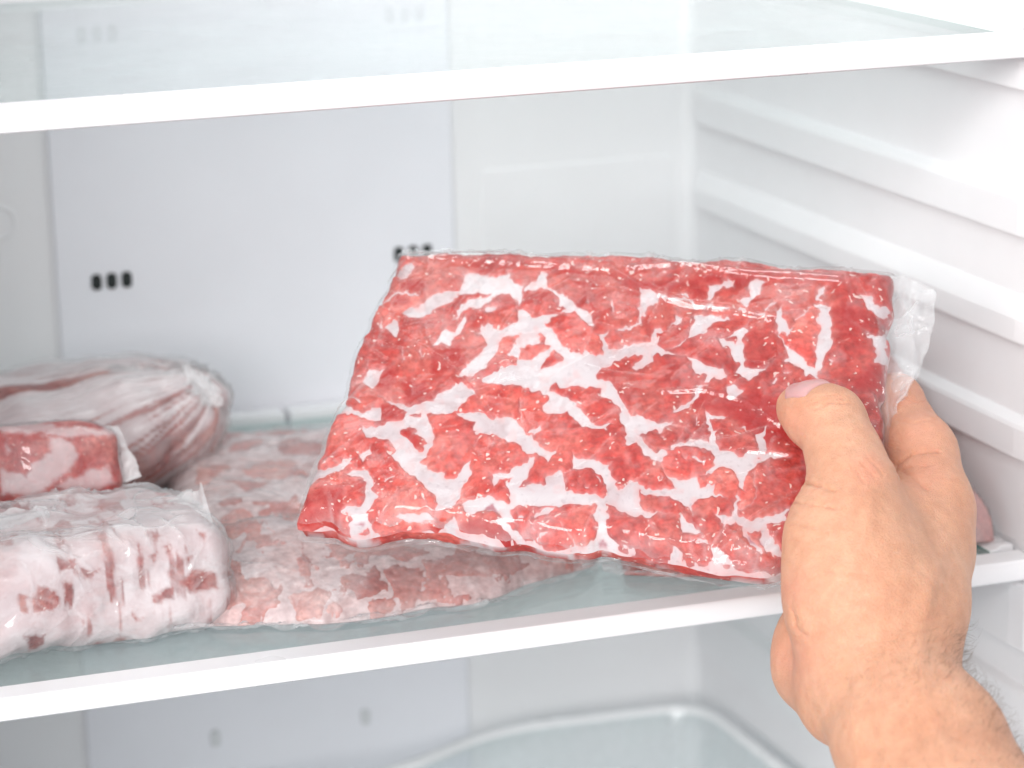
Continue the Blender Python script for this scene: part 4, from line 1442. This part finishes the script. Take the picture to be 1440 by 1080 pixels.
V, Q, N = blob(joint_sdf, (-0.30, 0.105, 0.022), (-0.125, 0.200, 0.090), 0.0012)
j8 = lambda *p: ('p', T(0, 480, .2595, *p))
JW = [j8((160, 660), (280, 600), (270, 520), (330, 500), (400, 560), (440, 620), (390, 690), (300, 760), (250, 830), (150, 720)), j8((-40, 400), (130, 430), (300, 450), (620, 470), (640, 505), (420, 510), (250, 500), (60, 490), (-40, 470)), j8((0, 690), (150, 720), (260, 800), (180, 850), (0, 820)), j8((300, 800), (420, 720), (600, 670), (620, 760), (400, 840)), j8((20, 490), (45, 560), (60, 600), (30, 620), (40, 560))]
px, py, _ = photo_xy(V)
q = np.c_[px, py]
wx = px + (fbm(q / 14, 3, 263) - 0.5) * 16
wy = py + (fbm(q / 14 + 9, 3, 264) - 0.5) * 16
ice = sstep(-2, 2.5, shapes_field(wx, wy, JW, 12)) * 0.55
mesh_from('frozen_joint', V, Q, MAT['meat_rosy'], joint, attrs={'ice': ice, 'wet': 0.5 * sstep(.5, .6, fbm(V / 0.02, 3, 5))})
FV, w = crumple(V, N, Q, 0.0006, 0.0014, 0.018, 271)
mesh_from('plastic_film', FV, Q, MAT['film_flat'], joint, attrs={'haze': 0.2 + 0.8 * w})
film_flap(joint, [on_y(150, 598, .148), on_y(146, 690, .136), on_y(204, 668, .132), on_y(166, 600, .148)], 26, 20, 0.004, 281, MAT['film_white'], 0.12, 1.0)


# ------------------------------------------------------------------ the hand and forearm
# the figure is one closed surface grown round its bones; joints in view-aligned millimetres
def cm(u, v, depth):
    return np.array([(u - 720) / FPX * depth, -(v - 540) / FPX * depth, -depth]) * 1000.0


BONES = []


def bone(pts, k=7.0, flat=None):
    for a, b in zip(pts[:-1], pts[1:]):
        BONES.append((cm(*a[:3]), cm(*b[:3]), a[3], b[3], k))


# forearm (two bones side by side) and wrist
bone([(1430, 1240, 1.035, 30), (1322, 1040, 1.098, 23.0), (1266, 948, 1.128, 18.0)], 12)
bone([(1375, 1260, 1.035, 30), (1266, 1050, 1.098, 23.0), (1202, 962, 1.130, 19.5)], 12)
bone([(1240, 850, 1.142, 24), (1236, 940, 1.130, 22), (1290, 1040, 1.100, 23)], 14)
# palm: metacarpals of index, middle, ring, little finger
bone([(1266, 948, 1.128, 18.0), (1268, 850, 1.144, 19.0), (1310, 712, 1.182, 16.0)], 12)
bone([(1262, 935, 1.150, 19), (1290, 800, 1.185, 18), (1318, 708, 1.205, 15.5)], 12)
bone([(1240, 935, 1.160, 19), (1262, 820, 1.205, 17), (1296, 728, 1.227, 14.5)], 12)
bone([(1210, 940, 1.165, 18), (1225, 850, 1.212, 16), (1262, 762, 1.246, 13)], 12)
# ball of the thumb
bone([(1215, 930, 1.135, 24), (1206, 840, 1.136, 26), (1194, 760, 1.142, 24.0), (1200, 684, 1.150, 16.6)], 12)
bone([(1206, 840, 1.136, 24), (1262, 760, 1.165, 19)], 14)
bone([(1192, 735, 1.150, 15), (1285, 748, 1.188, 14)], 14)
bone([(1305, 775, 1.172, 16.5), (1300, 850, 1.152, 13.5), (1296, 910, 1.138, 12)], 14)
# heel of the little-finger side
bone([(1150, 900, 1.170, 15), (1147, 940, 1.165, 16.0), (1180, 995, 1.135, 15)], 10)
bone([(1150, 900, 1.172, 15), (1160, 830, 1.205, 14), (1230, 790, 1.235, 14)], 12)
# thumb
bone([(1200, 684, 1.150, 16.8), (1188, 642, 1.160, 14.8), (1168, 594, 1.174, 14.8)], 6)
bone([(1168, 594, 1.174, 14.8), (1146, 584, 1.181, 13.8), (1122, 574, 1.189, 9.8)], 4)
# index finger up behind the edge of the bag, then bent round its back
bone([(1312, 712, 1.182, 16.5), (1295, 636, 1.203, 14.5), (1258, 566, 1.236, 12.2)], 7)
bone([(1258, 566, 1.236, 12.2), (1200, 560, 1.256, 10.0), (1130, 570, 1.262, 8.5)], 5)
bone([(1314, 708, 1.205, 14), (1292, 650, 1.238, 11.5), (1256, 602, 1.266, 10.5)], 6)
bone([(1262, 600, 1.266, 11), (1180, 590, 1.266, 10.0), (1090, 610, 1.262, 8.5)], 5)
bone([(1296, 728, 1.227, 14), (1278, 690, 1.250, 11.5), (1232, 660, 1.262, 10.5)], 6)
bone([(1232, 660, 1.262, 10.5), (1150, 665, 1.256, 9.5), (1080, 690, 1.246, 8.2)], 5)
bone([(1262, 762, 1.246, 12), (1225, 745, 1.252, 10), (1180, 740, 1.246, 9)], 6)
bone([(1180, 740, 1.246, 9), (1120, 760, 1.232, 8), (1085, 785, 1.222, 7)], 5)


def bone_d(P, b):
    a, c, ra, rb, k = b
    ab = c - a
    t = np.clip((P - a) @ ab / (ab @ ab), 0, 1)
    return np.linalg.norm(P - a - t[:, None] * ab, axis=1) - (ra + (rb - ra) * t)


def hand_sdf(P):
    f = bone_d(P, BONES[0])
    for b in BONES[1:]:
        f = smin(f, bone_d(P, b), b[4])
    return f


lo = np.array([84.0, -212.0, -1285.0])
hi = np.array([236.0, 22.0, -1005.0])
hv = 1.6
ax = [np.arange(lo[k], hi[k] + hv, hv) for k in range(3)]
FG = np.full([len(a) for a in ax], 60.0)
for b in BONES:
    bl = np.minimum(b[0] - b[2], b[1] - b[3]) - 22
    bh = np.maximum(b[0] + b[2], b[1] + b[3]) + 22
    i0 = [max(0, int((bl[k] - lo[k]) / hv)) for k in range(3)]
    i1 = [min(len(ax[k]), int((bh[k] - lo[k]) / hv) + 2) for k in range(3)]
    if any(i1[k] <= i0[k] for k in range(3)):
        continue
    sub = np.stack(np.meshgrid(*[ax[k][i0[k]:i1[k]] for k in range(3)], indexing='ij'), -1)
    dsub = bone_d(sub.reshape(-1, 3), b).reshape(sub.shape[:3])
    sl = tuple(slice(i0[k], i1[k]) for k in range(3))
    FG[sl] = smin(FG[sl], dsub, b[4])
HV, HQ = surface_nets(FG, lo, hv)
HV = laplacian(HV, HQ, 9, 0.5)


def subdivide(V, Q, extra=None):
    """split every quad in four"""
    E = np.concatenate([Q[:, [0, 1]], Q[:, [1, 2]], Q[:, [2, 3]], Q[:, [3, 0]]])
    Es = np.sort(E, 1)
    u, inv = np.unique(Es[:, 0].astype(np.int64) * len(V) + Es[:, 1], return_inverse=True)
    mid = (V[u // len(V)] + V[u % len(V)]) * 0.5
    nv_, ne, m = len(V), len(u), len(Q)
    cen = V[Q].mean(1)
    em = inv.reshape(4, m) + nv_
    c = np.arange(m) + nv_ + ne
    W = np.concatenate([V, mid, cen])
    NQ = np.concatenate([np.stack([Q[:, k], em[k], c, em[(k + 3) % 4]], 1) for k in range(4)])
    return W, NQ


HV, HQ = subdivide(HV, HQ)
HV = laplacian(HV, HQ, 3, 0.5)
world_of = lambda P: CAM + (P / 1000.0) @ ROT.T
HW = world_of(HV)
HN = vert_normals(HW, HQ)
toward = ((CAM - HW) / np.linalg.norm(CAM - HW, axis=1)[:, None] * HN).sum(1)
px, py, dep = photo_xy(HW)
qn = np.c_[px, py]
jx = px + (fbm(qn / 18, 3, 301) - 0.5) * 7
jy = py + (fbm(qn / 18 + 40, 3, 302) - 0.5) * 7
CREASE = [  # (points, depth mm, half width px)
    (((1262, 655), (1280, 641), (1300, 636), (1322, 636)), 0.8, 2.6), (((1257, 666), (1285, 657), (1312, 654)), 0.5, 2.4), (((1262, 660), (1290, 676), (1305, 690)), 0.5, 3.0),
    (((1130, 678), (1150, 684), (1172, 690)), 1.0, 2.4), (((1118, 708), (1140, 711), (1176, 716)), 0.7, 2.2), (((1112, 738), (1136, 740), (1165, 748)), 0.45, 2.4), (((1108, 760), (1135, 764)), 0.3, 2.2),
    (((1136, 571), (1158, 562), (1186, 561)), 0.45, 1.8), (((1140, 577), (1166, 567), (1196, 569)), 0.45, 1.8), (((1132, 567), (1150, 558), (1178, 556)), 0.35, 1.6),
    (((1118, 872), (1124, 886), (1134, 893)), 0.6, 2.6), (((1116, 835), (1114, 855), (1118, 872)), 0.5, 2.6), (((1196, 655), (1206, 664), (1216, 678)), 0.35, 1.8), (((1208, 646), (1220, 658), (1230, 672)), 0.35, 1.8), (((1218, 642), (1230, 652), (1242, 668)), 0.3, 1.8),
    (((1276, 880), (1300, 872), (1330, 862)), 0.18, 2.6), (((1270, 893), (1305, 888), (1336, 880)), 0.15, 2.4), (((1150, 800), (1180, 806), (1220, 808)), 0.25, 2.4), (((1290, 905), (1316, 902), (1338, 896)), 0.12, 2.4),
    (((1262, 590), (1285, 596), (1315, 590)), 0.25, 2.2), (((1270, 560), (1290, 566), (1303, 562)), 0.25, 2.0),
]
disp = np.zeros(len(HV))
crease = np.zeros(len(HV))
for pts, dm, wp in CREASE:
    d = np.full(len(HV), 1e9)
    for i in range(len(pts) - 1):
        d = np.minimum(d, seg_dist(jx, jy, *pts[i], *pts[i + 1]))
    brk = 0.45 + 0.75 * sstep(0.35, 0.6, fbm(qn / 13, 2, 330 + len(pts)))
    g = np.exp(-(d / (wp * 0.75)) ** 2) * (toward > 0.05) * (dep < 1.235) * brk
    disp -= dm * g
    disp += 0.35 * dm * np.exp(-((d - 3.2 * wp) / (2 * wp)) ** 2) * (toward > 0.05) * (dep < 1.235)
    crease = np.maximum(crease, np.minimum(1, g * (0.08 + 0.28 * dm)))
# tendons and veins raised a little under the skin of wrist and forearm
for pts, dm, wp in ((((1205, 1080), (1200, 1000), (1210, 930)), 0.8, 12), (((1250, 1080), (1235, 1000), (1228, 940)), 0.7, 10), (((1330, 1060), (1300, 980), (1290, 900), (1310, 800)), 0.8, 12), (((1165, 1010), (1195, 960)), -0.8, 12), (((1300, 850), (1335, 760)), 0.7, 12), (((1215, 760), (1225, 700)), 0.8, 12)):
    d = np.full(len(HV), 1e9)
    for i in range(len(pts) - 1):
        d = np.minimum(d, seg_dist(px, py, *pts[i], *pts[i + 1]))
    disp += dm * np.exp(-(d / wp) ** 2) * (toward > 0)
disp += (fbm(HV / 9.0, 3, 311) - 0.5) * 0.35 + (fbm(HV / 2.2, 2, 312) - 0.5) * 0.07 - 0.05 * wrinkles(HV / 1000.0, 0.006, 0.00035, 340, 8)
HW = HW + HN * (disp / 1000.0)[:, None]
fl = np.zeros(len(HV))
for cx_, cy_, rr, a in ((1222, 660, 26, 0.45), (1180, 562, 26, 0.12), (1120, 590, 26, 0.35), (1290, 600, 60, 0.40), (1300, 660, 46, 0.35), (1115, 930, 44, 0.40), (1112, 830, 30, 0.4), (1366, 720, 40, 0.12)):
    fl = np.maximum(fl, a * np.exp(-(((px - cx_) ** 2 + (py - cy_) ** 2) / rr ** 2)))
fl = np.maximum(fl, 0.4 * (dep > 1.21))
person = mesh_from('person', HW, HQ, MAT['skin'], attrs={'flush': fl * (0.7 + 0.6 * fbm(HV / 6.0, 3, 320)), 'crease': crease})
tag(person, 'bare right hand and forearm gripping the bag of red meat', 'person')

# thumbnail: a curved plate lying on the upper side of the thumb tip
tipc = cm(1139, 579, 1.184)
ta = cm(1122, 574, 1.189) - cm(1168, 594, 1.174)
ta /= np.linalg.norm(ta)
up = np.array([0.0, 0.74, 0.68])
up -= (up @ ta) * ta
up /= np.linalg.norm(up)
side_ = np.cross(ta, up)
nu, nv = 26, 22
VN, ok = [], True
for i in range(nu):
    for j in range(nv):
        a = -7.5 + 17.0 * i / (nu - 1)
        w = 1 - 2 * j / (nv - 1)
        wid = 8.4 * (1 - 0.35 * max(0, (a - 3) / 5) ** 2) * (1 - 0.12 * max(0, (-a - 4) / 3))
        p0 = tipc + ta * a + side_ * (w * wid) + up * 16
        for _ in range(40):
            dd = hand_sdf(p0[None])[0]
            if dd < 0.02:
                break
            p0 = p0 - up * max(dd * 0.8, 0.02)
        edge = min(1 - abs(w), (i / (nu - 1)) * 2.0 + 0.02)
        p0 = p0 + up * (-0.35 + 1.0 * min(1, edge * 6)) * (1 if i < nu - 3 else 1.15)
        VN.append(world_of(p0))
nail = mesh_from('thumbnail', np.array(VN), grid_faces(nu, nv), MAT['nail'], person)
nail.modifiers.new('sol', 'SOLIDIFY').thickness = 0.0004

# arm hair
rng = np.random.default_rng(5)
cand = np.where((py > 880) & (py < 1110) & (toward > -0.15) & (px > 1180) & (((px - 1300) * 1.0 - (py - 1000) * 0.62) > rng.uniform(-110, 60, len(px))))[0]
cand = rng.choice(cand, min(700, len(cand)), replace=False)
VH, FH = [], []
down = world_of(cm(1300, 1000, 1.1)) - world_of(cm(1240, 1100, 1.05))
for c in cand:
    n = HN[c]
    edge = 1 - min(1, max(0, toward[c]))
    L = (0.0015 + 0.0105 * edge ** 1.6) * rng.uniform(0.6, 1.2)
    tdir = down / np.linalg.norm(down) + rng.normal(0, 0.35, 3)
    tdir = tdir - (tdir @ n) * n
    tdir /= np.linalg.norm(tdir)
    root = HW[c] - n * 0.0004
    sd = np.cross(n, tdir)
    r0 = 0.000065
    b0 = len(VH)
    for k in range(4):
        f = k / 3
        cpt = root + n * (L * (0.75 * f - 0.30 * f * f)) + tdir * (L * (0.35 * f + 0.45 * f * f))
        rr = r0 * (1 - 0.85 * f)
        VH += [cpt + sd * rr, cpt - sd * rr * 0.5 + n * rr * 0.8, cpt - sd * rr * 0.5 - n * rr * 0.8]
    for k in range(3):
        for m in range(3):
            a = b0 + k * 3 + m
            b = b0 + k * 3 + (m + 1) % 3
            FH.append((a, b, b + 3, a + 3))
mesh_from('arm_hair', VH, FH, MAT['hair'], person, kind='stuff')
